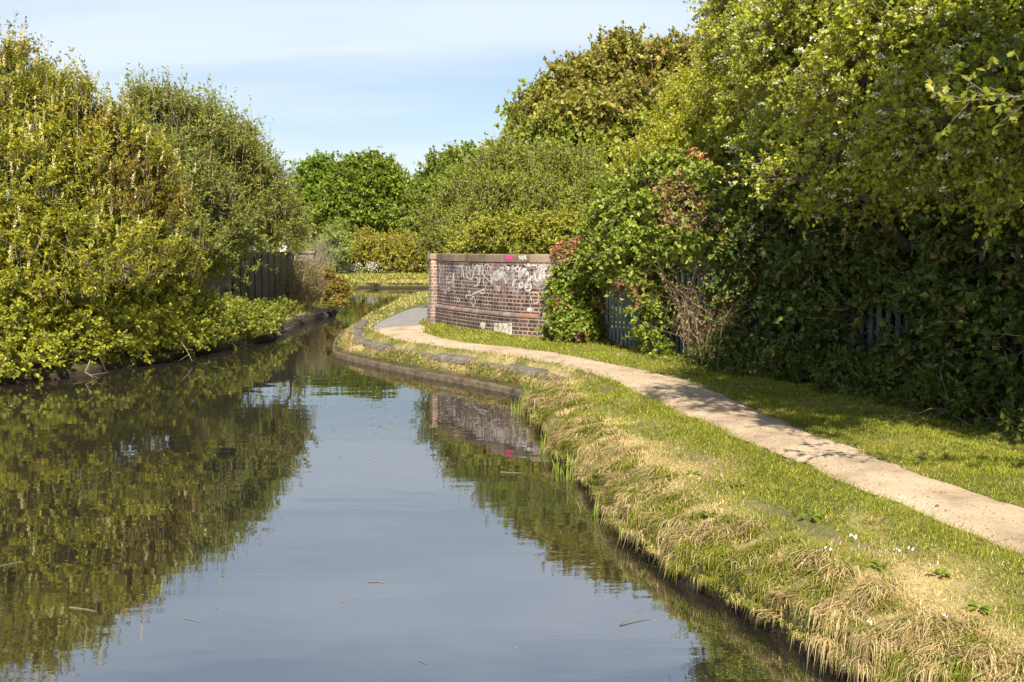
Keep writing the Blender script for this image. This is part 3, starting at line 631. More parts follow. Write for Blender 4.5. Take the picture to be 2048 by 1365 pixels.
def plant(name, base, label, cat, lobes, nclump, per, nleaf, slen, L, Wd, cols, wts=None, group=None, mat_=None, upb=.5, droop=.15, trunk_r=.08, nstem=1, crad=.35,
          lo=.6, flowers=None, branches=True, shoots=0, twig_r=.004, nbias=.7, region=None, lump=.38, under=-.75, clumpjit=.15, branch_r=.012):
    """clumps of leafy twigs over the lobes of a crown, carried by limbs that start at the base"""
    base = np.array(base, float); root = empty(name, base, label, cat, group)
    Lb = np.array(lobes, float); cen = Lb[:, :3].mean(0)
    cp, cn = sample_lobes(lobes, nclump, lo, under, lump)
    # limbs
    parts = []; starts = []
    for s_ in range(nstem):
        starts.append(base + np.array([*(rng.normal(size=2) * .12 * (nstem > 1) * np.sqrt(nstem)), 0]))
    low = min(cen[2], base[2] + 1.2)
    order = np.argsort(np.linalg.norm((Lb[:, :3] - base) * [1, 1, .6], axis=1)); done = []
    for oi, j in enumerate(order):
        c = Lb[j, :3]
        if oi < nstem: st = starts[oi]; r0 = trunk_r; lift = .25
        else:
            dn = np.array(done); near = dn[np.argmin(np.linalg.norm(Lb[dn, :3] - c, axis=1))]; st = Lb[near, :3]; r0 = trunk_r * .42; lift = 0
        mid = st * .5 + c * .5 + rng.normal(size=3) * .15 * np.linalg.norm(c - st) * .5; mid[2] = max(mid[2], base[2] + .1)
        tt_ = np.linspace(0, 1, 9)[:, None]; pts = st * (1 - tt_) ** 2 + 2 * mid * tt_ * (1 - tt_) + c * tt_ ** 2
        pts[1:-1] += rng.normal(size=(7, 3)) * .02 * min(1, np.linalg.norm(c - st)); parts.append(chain(pts, np.linspace(r0, max(r0 * .42, .006), 9), 7)); done.append(j)
    jn = np.argmin(((cp[:, None, :] - Lb[None, :, :3]) ** 2).sum(2), 1); st = Lb[jn, :3]
    md = (st + cp) / 2 + rng.normal(size=cp.shape) * .08 * np.linalg.norm(cp - st, axis=1, keepdims=True)
    if branches:
        nb2 = len(cp); parts.append(tubes((st, md, np.full(nb2, branch_r), np.full(nb2, branch_r * .7)), 4)); parts.append(tubes((md, cp, np.full(nb2, branch_r * .7), np.full(nb2, branch_r * .4)), 3))
    v, f = merge(parts); mk('trunk', v, f, M_bark, root)
    # sprays
    k = np.repeat(np.arange(nclump), per); ns = len(k)
    sc = (.6 + .8 * rng.random(nclump))[k]
    p0 = cp[k] + rnd_dir(ns) * (rng.random((ns, 1)) ** .5) * crad * sc[:, None] * np.array([1, 1, .75])
    out_ = cn[k]; dr = unit(out_ * .55 + np.array([0, 0, upb]) + rng.normal(size=(ns, 3)) * .42); ln = slen * (.5 + rng.random(ns))
    if shoots:
        m = rng.random(ns) < shoots; hi = m & (out_[:, 2] > .1); dr[hi] = unit(dr[hi] * .3 + np.array([0, 0, 1.])); ln[hi] *= 2.2
    tw = tubes((p0 - dr * ln[:, None] * .3, p0 + dr * ln[:, None] * .9 - np.array([0, 0, 1]) * (droop * ln * .8)[:, None], np.full(ns, twig_r), np.full(ns, twig_r * .5)), 3)
    mk('twigs', tw[0], tw[1], M_twig, root)
    q_ = np.repeat(np.arange(ns), nleaf); n = len(q_); t_ = rng.random(n)
    pl = p0[q_] + dr[q_] * (ln[q_] * t_)[:, None] - np.array([0, 0, 1]) * (droop * ln[q_] * t_ ** 2)[:, None] + rnd_dir(n) * L * .35
    ld = unit(dr[q_] * .45 + rnd_dir(n) * .8 + np.array([0, 0, -.15])); nm = unit(rnd_dir(n) * .8 + out_[q_] * .55 + np.array([0, 0, nbias * .75]))
    sz = (.55 + .75 * rng.random(n))
    v, f = leaf_geo(pl, ld, nm, L * sz, Wd * sz)
    cj_ = 1 + clumpjit * 2 * (rng.random(nclump)[k][q_] - .5); c = np.clip(pal(n, cols, wts) * cj_[:, None] * np.array([2.15, 1.9, 1.45]), 0, 1)
    if region is not None: c = region(pl, c)
    mk('crown', v, f, mat_ or M_leaf, root, col=c)
    if flowers:
        fn, frac, fl_n, fs, fcol, spike = flowers
        sel = rng.choice(ns, int(ns * frac), replace=False); sel = sel[out_[sel][:, 2] > (.05 if spike else -.2)]
        q2 = np.repeat(sel, fl_n); n = len(q2); t_ = rng.random(n)
        tip = p0[q2] + dr[q2] * ln[q2][:, None] * .95 - np.array([0, 0, 1]) * (droop * ln[q2] * .9)[:, None]
        if spike: pl = tip + unit(dr[q2] * .4 + np.array([0, 0, .9])) * (t_ * spike)[:, None] + rnd_dir(n) * .012 * (1.3 - t_[:, None])
        else: pl = tip + rnd_dir(n) * np.array([1, 1, .45]) * .045
        v, f = leaf_geo(pl, rnd_dir(n), unit(rnd_dir(n) + np.array([0, 0, .8])), np.full(n, fs), np.full(n, fs * .9)); mk(fn, v, f, M_petal, root, col=pal(n, fcol, None, .1))
    return root
YG = [(.14, .155, .014), (.092, .122, .015), (.19, .19, .024), (.065, .09, .012)]
MG = [(.065, .125, .016), (.10, .165, .022), (.04, .085, .012), (.14, .19, .03)]
DG = [(.03, .06, .012), (.05, .09, .014), (.07, .11, .018)]
IV = [(.06, .095, .012), (.09, .13, .016), (.035, .06, .01), (.14, .165, .03)]

# left bank, from the camera away
plant('flowering_bush', (-8.6, 18.2, .5), 'huge yellow-green bush with cream flower spikes at the left edge over the water', 'bush',
      [lob(*a) for a in [(-120, 230, 18, 135), (25, 225, 18, 112), (-20, 400, 17, 150), (125, 300, 18, 115), (205, 335, 18.5, 95), (110, 440, 17.5, 140), (265, 410, 19, 95), (300, 390, 20, 55), (300, 480, 19, 68), (200, 520, 17.5, 115), (60, 580, 16.8, 120), (-90, 560, 16.5, 140), (-240, 350, 17.5, 160), (-260, 560, 16, 150), (335, 545, 19.5, 42)]],
      860, 15, 18, .34, .085, .034, YG, [4, 4, 2, 2], crad=.36, lump=.5, trunk_r=.09, nstem=5, upb=.8, shoots=.06, flowers=('blossom', .10, 34, .024, [(.70, .62, .34), (.78, .70, .42)], .18), twig_r=.0055, branch_r=.02, clumpjit=.3,
      region=lambda p, c: np.where((fbm(p[:, 0] * .9, p[:, 2] * .9, 41) > .60)[:, None], c * np.array([.92, .76, 1.15]), c))
plant('bramble_bush', (-7.2, 17.6, .35), 'low bright green bramble thicket hanging over the water on the left', 'bush',
      [lob(*a) for a in [(-110, 690, 15.5, 85), (-60, 720, 15.4, 60), (0, 725, 15.6, 50), (55, 722, 15.9, 45), (0, 670, 16.0, 80), (80, 680, 16.7, 65), (150, 672, 17.1, 62), (225, 655, 17.8, 60), (300, 640, 18.8, 48), (355, 620, 19.6, 44), (340, 665, 19.2, 34)]],
      420, 12, 16, .26, .075, .055, [(.11, .135, .016), (.085, .11, .014), (.145, .165, .022)], crad=.3, trunk_r=.03, nstem=6, upb=.3, droop=.3, clumpjit=.2)
plant('young_tree', (-9.2, 26.5, .5), 'light green leafy tree with upright shoots above the steel piling', 'tree',
      [lob(*a) for a in [(290, 255, 25, 60), (335, 270, 25, 70), (400, 300, 26, 72), (450, 325, 27, 66), (505, 370, 27.5, 58), (548, 395, 27.6, 33), (480, 430, 26.6, 70), (540, 452, 27, 44), (420, 420, 25, 70), (350, 380, 24.5, 75), (440, 480, 25.8, 36), (380, 490, 24, 48), (290, 340, 25, 70), (500, 488, 26.6, 30), (450, 525, 25.5, 24), (540, 485, 27.3, 30), (565, 440, 27.8, 26), (560, 470, 28, 26), (578, 500, 31.5, 20), (420, 540, 25.2, 24)]],
      520, 14, 17, .38, .085, .04, [(.10, .145, .028), (.14, .18, .042), (.07, .105, .018), (.115, .115, .04)], crad=.45, trunk_r=.10, nstem=3, upb=.8, shoots=.14, twig_r=.006, branch_r=.016, lo=.5)
plant('bramble_patch', (-6.9, 21.6, .4), 'low bramble and nettle patch with yellow flowers in front of the steel piling', 'bush',
      [lob(*a) for a in [(380, 690, 19.6, 34), (410, 668, 20.3, 36), (450, 660, 21, 36), (490, 655, 22, 34), (520, 658, 23, 26), (440, 690, 20.7, 26), (540, 645, 24.5, 24), (565, 632, 27, 18), (400, 635, 21.5, 34), (450, 632, 22.5, 26), (490, 672, 21.7, 20)]],
      230, 10, 14, .2, .07, .05, [(.09, .12, .018), (.125, .15, .026), (.065, .09, .015)], crad=.24, lump=.6, trunk_r=.012, nstem=5, upb=.5, twig_r=.003,
      flowers=('blossom', .012, 10, .05, [(.75, .52, .02)], 0))
plant('climbing_shrub', (-5.75, 31.8, .2), 'rusty and yellow shrub hanging over the corner of the left kerb at the narrows', 'bush',
      [lob(*a) for a in [(672, 590, 31.8, 16, 1.3), (678, 622, 31.4, 17), (668, 560, 32, 11), (690, 580, 31.9, 9)]], 70, 8, 14, .2, .07, .05, [(.12, .065, .03), (.15, .14, .02), (.07, .10, .02)], crad=.14, trunk_r=.02, nstem=2, twig_r=.004)
def stems(name, base, label, cat, cx, cy, rx, ry, n, h, col, lean=.35, r=.005, group=None, leaf=0):
    """a stand of thin dry stems"""
    root = empty(name, base, label, cat, group); x = cx + rng.normal(size=n) * rx; y = cy + rng.normal(size=n) * ry; z = np.maximum(land(x, y), .05)
    p = np.stack([x, y, z], 1); d = unit(np.array([0, 0, 1.]) + rng.normal(size=(n, 3)) * lean); hh = h * (.4 + .8 * rng.random(n)); parts = []; 
    k1_ = p + d * hh[:, None] * .5; d2 = unit(d + rng.normal(size=(n, 3)) * .3); k2_ = k1_ + d2 * hh[:, None] * .5
    parts.append(tubes((p, k1_, np.full(n, r), np.full(n, r * .8)), 3)); parts.append(tubes((k1_, k2_, np.full(n, r * .8), np.full(n, r * .4)), 3))
    for _ in range(3):
        u = rng.random((n, 1)); s_ = k1_ * (1 - u) + k2_ * u; e_ = s_ + unit(d2 * .5 + rnd_dir(n)) * (hh * .28)[:, None]; parts.append(tubes((s_, e_, np.full(n, r * .5), np.full(n, r * .3)), 3))
    v, f = merge(parts); f = np.concatenate(f); mk('stems', v, f, M_petal, root, col=pal(len(f), col))
    if leaf:
        q_ = rng.choice(n, n * leaf); u = rng.random((len(q_), 1)); pp = k1_[q_] * (1 - u) + k2_[q_] * u + rnd_dir(len(q_)) * h * .12
        v, f = leaf_geo(pp, rnd_dir(len(q_)), unit(rnd_dir(len(q_)) + [0, 0, .6]), np.full(len(q_), .06), np.full(len(q_), .035)); mk('leaves', v, f, M_leaf, root, col=pal(len(q_), [(.22, .19, .07), (.13, .15, .04), (.3, .22, .12)]))
    return root
STR = [(.40, .32, .19), (.30, .23, .14), (.46, .38, .25), (.24, .16, .10)]
stems('dry_shrub', (-6.4, 34, .4), 'pale dry twiggy scrub filling the bank right of the steel piling', 'shrub', -6.8, 32.8, .22, 1.0, 650, 1.25, STR, .26, .006, leaf=22)
stems('bare_shrub', (-6.9, 37.5, .4), 'bare grey-brown brushwood standing behind the dry scrub by the piling', 'shrub', -7.45, 37.5, .3, .6, 150, 2.1, [(.22, .17, .14), (.3, .25, .2)], .22, .009, leaf=5)

# far bank
hedge_cols = [(.13, .135, .02), (.18, .17, .03), (.09, .11, .018)]
plant('hedge', (-6, 66, .5), 'long olive-green clipped hedge on the far bank below the round trees', 'hedge',
      [lob(x, 518 + (i % 3) * 4, 66, 34, .9) for i, x in enumerate(range(665, 1010, 28))] + [lob(x, 500 + (i % 2) * 6, 68, 26, 1) for i, x in enumerate(range(720, 900, 38))],
      560, 9, 11, .55, .17, .11, hedge_cols, crad=.6, trunk_r=.06, nstem=9, twig_r=.01, upb=.6)
plant('round_tree', (-12.6, 79, .5), 'big round dark green tree in the centre above the far hedge', 'tree',
      [lob(*a) for a in [(742, 390, 78, 58), (705, 420, 78, 55), (780, 400, 78, 40), (735, 362, 78, 34), (690, 460, 78, 44), (775, 455, 78, 46), (725, 470, 77, 50), (800, 430, 78, 26), (660, 470, 78, 26)]],
      420, 13, 14, .75, .27, .2, [(.075, .115, .016), (.11, .155, .02), (.05, .08, .012)], group='trees beyond the far hedge', crad=1.0, trunk_r=.3, nstem=1, twig_r=.015, lo=.7, clumpjit=.2, branch_r=.03)
plant('broad_tree', (-17.5, 87, .5), 'yellow-green tree left of the big round tree, partly behind it', 'tree',
      [lob(*a) for a in [(632, 385, 86, 44), (655, 355, 86, 26), (610, 425, 86, 42), (640, 450, 86, 46), (600, 470, 86, 34), (665, 400, 86, 36)]],
      260, 12, 13, .75, .27, .2, [(.08, .14, .02), (.12, .18, .025), (.055, .10, .015)], group='trees beyond the far hedge', crad=1.0, trunk_r=.25, twig_r=.015, lo=.65, branch_r=.03)
plant('row_tree', (-3.5, 66, .5), 'bright green tree beyond the left end of the graffiti wall', 'tree',
      [lob(*a) for a in [(865, 400, 70, 38), (900, 375, 69, 46), (850, 440, 70, 34), (945, 360, 67, 48), (1000, 350, 64, 42), (900, 440, 68, 50), (960, 420, 66, 60), (1030, 380, 62, 50), (850, 480, 70, 30)]],
      420, 12, 13, .7, .24, .18, [(.08, .125, .018), (.12, .165, .024), (.055, .09, .014)], group='trees beyond the far hedge', crad=.95, trunk_r=.25, twig_r=.015, lo=.65, branch_r=.03)
plant('pale_shrub', (-11.5, 63, .4), 'small pale green shrub on the far bank left of the hedge', 'shrub',
      [lob(*a) for a in [(672, 490, 62, 24), (660, 520, 62, 24), (682, 525, 62, 16), (676, 462, 62, 14)]], 90, 9, 12, .4, .14, .09, [(.10, .16, .04), (.15, .2, .06)], crad=.45, trunk_r=.05, twig_r=.01)
# white umbels at the foot of the hedge
for i, (x, y) in enumerate([(704, 538), (712, 533), (742, 530), (748, 538)]):
    b_ = P(x, 548, .45); r_ = empty('cow_parsley', (b_[0], 63.2, .45), ['cow parsley leftmost of the white flowers below the far hedge', 'cow parsley second from left below the far hedge', 'cow parsley third from left below the far hedge', 'cow parsley rightmost of the white flowers below the far hedge'][i], 'wildflower', 'white wildflowers below the hedge')
    bx = Q(x, y, 63.2); n = 90; v, f = leaf_geo(bx + rng.normal(size=(n, 3)) * np.array([.22, .1, .14]), rnd_dir(n), unit(rnd_dir(n) + [0, 0, 1]), np.full(n, .09), np.full(n, .08)); mk('blossom', v, f, M_petal, r_, col=pal(n, [(.6, .62, .5)], None, .1))
    sg = bx + rng.normal(size=(8, 3)) * [.15, .1, .05]; v, f = tubes((bx * [1, 1, 0] + [0, 0, .45] + sg * 0, sg, np.full(8, .012), np.full(8, .008)), 3); mk('stems', v, f, M_bark, r_)

# behind the wall
plant('wall_shrub', (1.0, 25.5, .5), 'wide mid-green shrub thicket rising directly behind the graffiti wall', 'shrub',
      [lob(*a) for a in [(905, 450, 27, 42), (950, 405, 27, 52), (1010, 378, 26, 56), (1075, 380, 26, 56), (1150, 370, 26, 55), (1000, 440, 25, 62), (1085, 440, 25, 62), (1170, 440, 25, 60), (925, 480, 26, 36), (880, 492, 27, 26)]],
      560, 14, 17, .36, .075, .042, [(.10, .135, .020), (.13, .165, .028), (.065, .095, .014)], crad=.42, trunk_r=.07, nstem=5, upb=.8, shoots=.05, twig_r=.006, lo=.55)
plant('elder_shrub', (.8, 22.3, .5), 'yellow-green low shrub peeping over the wall coping', 'shrub',
      [lob(*a) for a in [(935, 497, 23.6, 26), (980, 488, 23, 32), (1035, 482, 22.5, 34), (1090, 485, 21.8, 34), (1140, 480, 21.5, 34)]],
      200, 12, 15, .26, .07, .045, [(.13, .155, .022), (.10, .135, .022), (.17, .18, .03)], crad=.28, trunk_r=.04, nstem=4, upb=.6, twig_r=.004)
plant('sycamore_tree', (4.2, 31, .5), 'tall sycamore with reddish-brown tinted top behind the wall and ivy', 'tree',
      [lob(*a) for a in [(1075, 300, 30, 48), (1105, 235, 31, 52), (1165, 195, 31, 56), (1245, 165, 32, 60), (1330, 160, 31, 58), (1400, 170, 30, 56), (1165, 290, 29, 76), (1275, 270, 29, 80), (1370, 280, 29, 80), (1435, 240, 28, 70), (1060, 330, 29.5, 34), (1230, 360, 28, 60)]],
      640, 13, 13, .45, .15, .11, [(.10, .145, .022), (.14, .17, .03), (.07, .11, .016), (.15, .135, .05)], [4, 3, 3, 1.2], crad=.55, trunk_r=.22, nstem=1, upb=.35, lo=.6, twig_r=.008, clumpjit=.25, branch_r=.025,
      region=lambda p, c: np.where(((p[:, 2] + .4 * rng.normal(size=len(p)) > 5.3 - .28 * (p[:, 0] - 3)) & (fbm(p[:, 0] * 1.1, p[:, 2] * 1.1, 8) > .40))[:, None], c * np.array([1.12, .90, 1.25]), c))
plant('yellow_green_tree', (5.2, 21, .5), 'yellow-green tree between the sycamore and the hawthorn', 'tree',
      [lob(*a) for a in [(1420, 300, 20, 72), (1360, 360, 20, 66), (1440, 390, 19, 80), (1340, 300, 21, 50), (1480, 330, 18, 80), (1400, 220, 21, 60), (1290, 360, 20, 44), (1480, 200, 19, 70)]],
      460, 13, 16, .34, .075, .045, [(.16, .19, .022), (.12, .16, .02), (.2, .22, .03)], crad=.36, trunk_r=.12, upb=.5, lo=.55, twig_r=.005)
# ivy over the wall end and the fence
def ivy_reg(p, c):
    m = fbm(p[:, 0] * 1.6 + 3, p[:, 2] * 1.6, 12) > .66
    return np.where((m & (rng.random(len(p)) < .6))[:, None], np.array([.26, .15, .075]) * (.6 + .7 * rng.random((len(p), 1))), c)
plant('ivy', (1.1, 18.3, .45), 'leafy ivy mound draped over the right end of the graffiti wall', 'ivy',
      [lob(*a) for a in [(1162, 560, 18.6, 38), (1152, 620, 18.2, 34), (1170, 610, 18.2, 26), (1175, 530, 18.5, 34), (1160, 660, 17.8, 26), (1188, 570, 18.2, 24), (1130, 570, 18.4, 14), (1128, 655, 18.0, 18), (1180, 655, 17.9, 16), (1148, 520, 18.7, 20), (1205, 530, 17.6, 30)]],
      330, 9, 12, .16, .075, .065, IV, [3, 3, 2, 1], crad=.2, trunk_r=.02, nstem=3, mat_=M_ivy, upb=.2, droop=.5, lo=.75, twig_r=.003, region=ivy_reg, nbias=.3)
plant('ivy_tree', (2.6, 17.2, .45), 'ivy-smothered tree over the palisade fence with a tuft of dead orange leaves', 'ivy',
      [lob(*a) for a in [(1290, 430, 17.0, 72), (1235, 450, 17.8, 48), (1340, 390, 16.2, 62), (1400, 430, 15.2, 66), (1290, 510, 16.2, 56), (1360, 480, 15.2, 36), (1245, 520, 16.9, 34), (1430, 480, 14.4, 44), (1305, 560, 15.8, 26), (1250, 552, 16.7, 14), (1480, 450, 13.9, 52), (1312, 610, 15.5, 14), (1308, 655, 15.4, 15), (1318, 692, 15.1, 12)]],
      560, 11, 14, .2, .08, .06, IV, [3, 4, 2, 2], crad=.27, trunk_r=.08, nstem=3, mat_=M_ivy, upb=.2, droop=.5, lo=.7, twig_r=.004, region=ivy_reg, nbias=.35)
plant('dead_ivy', (2.75, 17.0, .45), 'clump of dead orange-brown leaves high in the ivy tree', 'ivy',
      [lob(*a) for a in [(1350, 345, 16.7, 30), (1335, 385, 16.4, 22), (1375, 330, 16.6, 18), (1330, 410, 16.2, 14)]], 60, 8, 14, .18, .075, .04, [(.20, .105, .045), (.16, .09, .05), (.24, .15, .08)], crad=.14, trunk_r=.02, nstem=1, droop=.6, upb=-.1, under=-.95)
plant('dead_ivy', (1.3, 18.2, .45), 'brown withered leaves along the coping end where the ivy starts', 'ivy',
      [lob(*a) for a in [(1125, 512, 18.5, 16), (1165, 500, 18.4, 20), (1200, 500, 18.3, 22), (1185, 560, 18.1, 12), (1200, 610, 17.9, 10), (1130, 600, 18.1, 10)]], 70, 7, 12, .15, .07, .04, [(.20, .12, .07), (.15, .085, .055), (.24, .17, .11)], crad=.13, trunk_r=.01, nstem=1, droop=.6, upb=-.1, under=-.95)
stems('dry_brushwood', (3.1, 14.4, .43), 'tangle of pale dry stems leaning against the fence between ivy and shade', 'brushwood', 2.86, 14.15,   .14, .45, 120, 1.5, [(.40, .29, .2), (.32, .22, .15), (.26, .16, .1)], .38, .0042, leaf=12)

# hawthorn and the shaded hedge on the right
plant('hawthorn_tree', (5.6, 11.5, .45), 'tall hawthorn dotted with white blossom filling the upper right', 'tree',
      [lob(*a) for a in [(1500, 40, 16, 76), (1530, -60, 16, 80), (1600, 100, 12.5, 110), (1535, 200, 16, 78), (1590, 300, 14.5, 80), (1700, 30, 12.8, 120), (1720, 200, 10.5, 110), (1650, 370, 11.8, 56), (1800, 110, 10.5, 130), (1840, -10, 11.6, 120), (1950, 80, 9.9, 120), (1900, 250, 9.1, 95), (1800, 290, 9.8, 75), (2060, 60, 9.8, 120), (2090, 200, 9.0, 110), (1990, 190, 9.4, 84), (1960, 330, 9.3, 76), (1860, 330, 9.8, 64), (1730, 390, 11, 50), (2080, 330, 8.8, 90), (1480, 120, 16.5, 42), (1560, 360, 12.5, 40), (1700, -60, 12, 120), (1462, 60, 16.5, 38)]] + [(2.7, 6.7, 5.45, 0.42, 0.5, 0.35), (3.3, 6.8, 5.55, 0.6, 0.6, 0.45), (2.9, 7.6, 5.75, 0.5, 0.5, 0.4), (3.8, 5.8, 5.25, 0.6, 0.6, 0.45), (3.25, 5.8, 5.35, 0.4, 0.45, 0.3), (4.5, 5.2, 5.05, 0.6, 0.6, 0.5), (2.4, 7.9, 5.9, 0.3, 0.35, 0.25), (3.7, 5, 5.05, 0.4, 0.4, 0.3), (4.1, 7.3, 5.35, 0.7, 0.7, 0.5), (3.9, 6.5, 5.65, 0.5, 0.5, 0.4), (4.3, 6, 5.35, 0.6, 0.6, 0.4), (3.5, 5.4, 5.45, 0.35, 0.35, 0.25), (2.2, 6.5, 5.3, .35, .45, .25), (2.8, 4.5, 5.25, .3, .4, .22), (2.5, 5.4, 5.35, .35, .45, .25), *[lob(*q) for q in [(1700, 430, 14.5, 80), (1600, 450, 15, 70), (1850, 390, 12.5, 80), (1950, 400, 11.5, 80)]]],
      1380, 15, 15, .24, .05, .042, [(.125, .17, .022), (.175, .21, .03), (.085, .125, .018), (.22, .24, .045)], [4, 3, 2, 1.3], crad=.3, trunk_r=.13, nstem=3, upb=.15, droop=.35, lo=.6, twig_r=.004,
      flowers=('blossom', .17, 16, .026, [(.66, .65, .5), (.75, .74, .62)], 0), clumpjit=.25, branch_r=.014)
plant('roadside_tree', (7.8, 7.6, .45), 'dark leafy tree leaning in from beyond the right edge of the view', 'tree',
      [(4.8, 5.2, 3.6, .7, .7, .5), (5.4, 4.3, 3.4, .8, .8, .6), (4.7, 6.6, 3.3, .9, .9, .7), (5.6, 6.6, 3.4, 1.1, 1.2, 1.0), (6.4, 5.4, 3.2, 1.2, 1.2, 1.2), (7.2, 6.6, 3.4, 1.3, 1.3, 1.3), (6.6, 3.6, 3.0, 1.2, 1.2, 1.2), (6.4, 7.9, 3.6, 1.2, 1.2, 1.1), (8.0, 8.4, 4.0, 1.5, 1.5, 1.3), (5.2, 8.2, 3.7, .9, .9, .7), (8.2, 4.6, 3.6, 1.5, 1.5, 1.5)],
      520, 12, 14, .3, .07, .055, DG + [(.09, .14, .02)], crad=.36, trunk_r=.06, nstem=2, lo=.5, branch_r=.006, clumpjit=.2)
# shaded ivy hedge along the fence
hl = []
for i, s_ in enumerate(np.linspace(4.6, FS[-1], 12)):
    x = np.interp(s_, FS, fl[:, 0]); y = np.interp(s_, FS, fl[:, 1]); hl.append((x + .05, y + .05, 1.1, .55, .7, .9)); hl.append((x + .15, y + .1, 2.4, .65, .8, .9))
for (x, y) in [(5.75, 7.2), (6.1, 6.2), (6.5, 5.2), (7.0, 4.0)]: hl += [(x + .3, y, 1.1, .75, .8, .95), (x + .5, y, 2.4, .8, .8, .9)]
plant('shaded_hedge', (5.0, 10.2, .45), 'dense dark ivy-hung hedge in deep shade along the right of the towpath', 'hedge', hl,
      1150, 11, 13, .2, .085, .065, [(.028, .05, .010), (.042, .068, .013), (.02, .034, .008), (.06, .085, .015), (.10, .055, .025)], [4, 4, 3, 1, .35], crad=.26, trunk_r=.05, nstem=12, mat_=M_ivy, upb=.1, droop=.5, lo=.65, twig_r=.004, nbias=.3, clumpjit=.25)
# low plants at the foot of the hedge
nl = []
for i, s_ in enumerate(np.linspace(4.3, FS[-1], 26)):
    x = np.interp(s_, FS, fl[:, 0]); y = np.interp(s_, FS, fl[:, 1]); nl.append((x - .35 - .2 * (i % 2), y - .1, .52, .28, .3, .22 + .1 * (i % 3) / 2))
nl += [(5.25, 7.4, .55, .35, .4, .35), (5.55, 6.6, .55, .35, .45, .35), (5.9, 5.8, .55, .4, .4, .4)]
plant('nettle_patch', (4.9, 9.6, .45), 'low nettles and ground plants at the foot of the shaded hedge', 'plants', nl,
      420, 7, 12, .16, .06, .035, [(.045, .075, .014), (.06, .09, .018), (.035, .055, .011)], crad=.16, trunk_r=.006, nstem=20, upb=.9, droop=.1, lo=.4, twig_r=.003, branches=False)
# overhanging maple twig with lobed yellow-green leaves
def maple_branch():
    root = empty('maple_tree', (5.2, 4.2, .45), 'yellow-green maple branch with lobed leaves reaching in at the upper right edge', 'tree')
    tip = Q(1900, 205, 5.6); parts = []; tr = np.array([(5.2, 4.2, .45), (5.15, 4.3, 1.6), (5.0, 4.5, 2.8), (4.7, 4.8, 3.3)]); parts.append(chain(resample(tr, 10), np.linspace(.07, .03, 10), 7))
    main = np.array([(4.7, 4.8, 3.3), Q(2250, 170, 5.3), Q(2120, 190, 5.4), Q(2000, 195, 5.5), tip]); main = resample(main, 24); parts.append(chain(main, np.linspace(.02, .003, 24), 5))
    ends = []
    for i in range(6, 24):
        for s_ in range(3):
            d = unit(np.array([-.5, rng.normal() * .5, rng.normal() * .45 - .15])); e_ = main[i] + d * random.uniform(.1, .32); parts.append(tubes((main[i][None], e_[None], np.array([.003]), np.array([.0015])), 3)); ends.append((main[i], e_))
    b2 = Q(1935, 120, 5.7); ends += [(b2 + np.array([.1, 0, .05]) * k, b2 + np.array([-.05 + .09 * k, 0, -.02 - .05 * (k % 2)])) for k in range(6)]
    v, f = merge(parts); mk('trunk', v, f, M_bark, root)
    V = []; Fc = []; col = []
    outl = [(0, 0), (.22, .12), (.52, .42), (.42, .16), (.75, .28), (1.0, 0)]
    for a, e_ in ends:
        for _ in range(5):
            u = random.uniform(.4, 1.05); p = a * (1 - u) + e_ * u; d = unit(rnd_dir(1)[0] * .7 + np.array([-.3, 0, -.45])); nn = unit(rnd_dir(1)[0] * .6 + np.array([-.1, -.35, .75])); S = unit(np.cross(d, nn)); nn = np.cross(S, d); sz = random.uniform(.035, .07)
            for sg in (1, -1):
                k = len(V); V += [p + d * x * sz + S * y * sz * sg * 1.15 + nn * (.12 * abs(y) - .1 * x * x) * sz for x, y in outl]; 
                Fc += [[k, k + 1, k + 3], [k + 1, k + 2, k + 3], [k, k + 3, k + 5], [k + 3, k + 4, k + 5]]
                col += [random.choice([(.2, .23, .02), (.15, .2, .02), (.26, .24, .03)])] * 4
    mk('crown', np.array(V), np.array(Fc), M_leaf, root, col=np.array(col))
maple_branch()

plant('tree_belt', (-26, 118, .5), 'distant dark tree belt low on the horizon, seen through gaps behind the left trees', 'trees',
      [(x, 118 + 3 * (i % 2), 2.2, 3.6, 2.5, 2.6) for i, x in enumerate(range(-62, 60, 5))], 420, 8, 12, .9, .4, .3, [(.05, .08, .015), (.07, .10, .02)], crad=1.3, trunk_r=.2, nstem=9, twig_r=.02, under=-.95)
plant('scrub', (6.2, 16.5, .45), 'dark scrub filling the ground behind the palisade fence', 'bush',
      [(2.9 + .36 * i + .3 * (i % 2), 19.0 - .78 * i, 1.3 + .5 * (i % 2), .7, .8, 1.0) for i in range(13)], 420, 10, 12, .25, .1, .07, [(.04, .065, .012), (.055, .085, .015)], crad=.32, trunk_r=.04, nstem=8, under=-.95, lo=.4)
# house glimpsed between the far trees
house = empty('house', (-9.6, 96, .5), 'red-roofed house glimpsed through the gap between the far trees', 'house')
mb = MB(); mb.box((-9.6, 96, 2.4), (7, 6, 3.9), (1, 0, 0)); hw_ = mb.build('wall', M_render, house)
mb = MB(); mb.add([(-13.3, 92.7, 4.3), (-5.9, 92.7, 4.3), (-5.9, 99.3, 4.3), (-13.3, 99.3, 4.3), (-13.3, 96, 6.6), (-5.9, 96, 6.6)], [(0, 1, 5, 4), (2, 3, 4, 5), (0, 4, 3), (1, 2, 5), (0, 3, 2, 1)]); rf = mb.build('roof', M_roof, house)
mb = MB(); mb.box((-8, 96.2, 6.9), (.6, .5, 1.2)); mb.build('chimney', M_brick2 if False else M_roof, rf)
for x in (-12, -9.6, -7.2):
    mb = MB(); mb.box((x, 92.96, 2.9), (1.2, .12, 1.1)); mb.build('window', M_scrap, house)
house2 = empty('white_house', (-20.3, 94, .5), 'white building glimpsed through leaves at the left of the far trees', 'house')
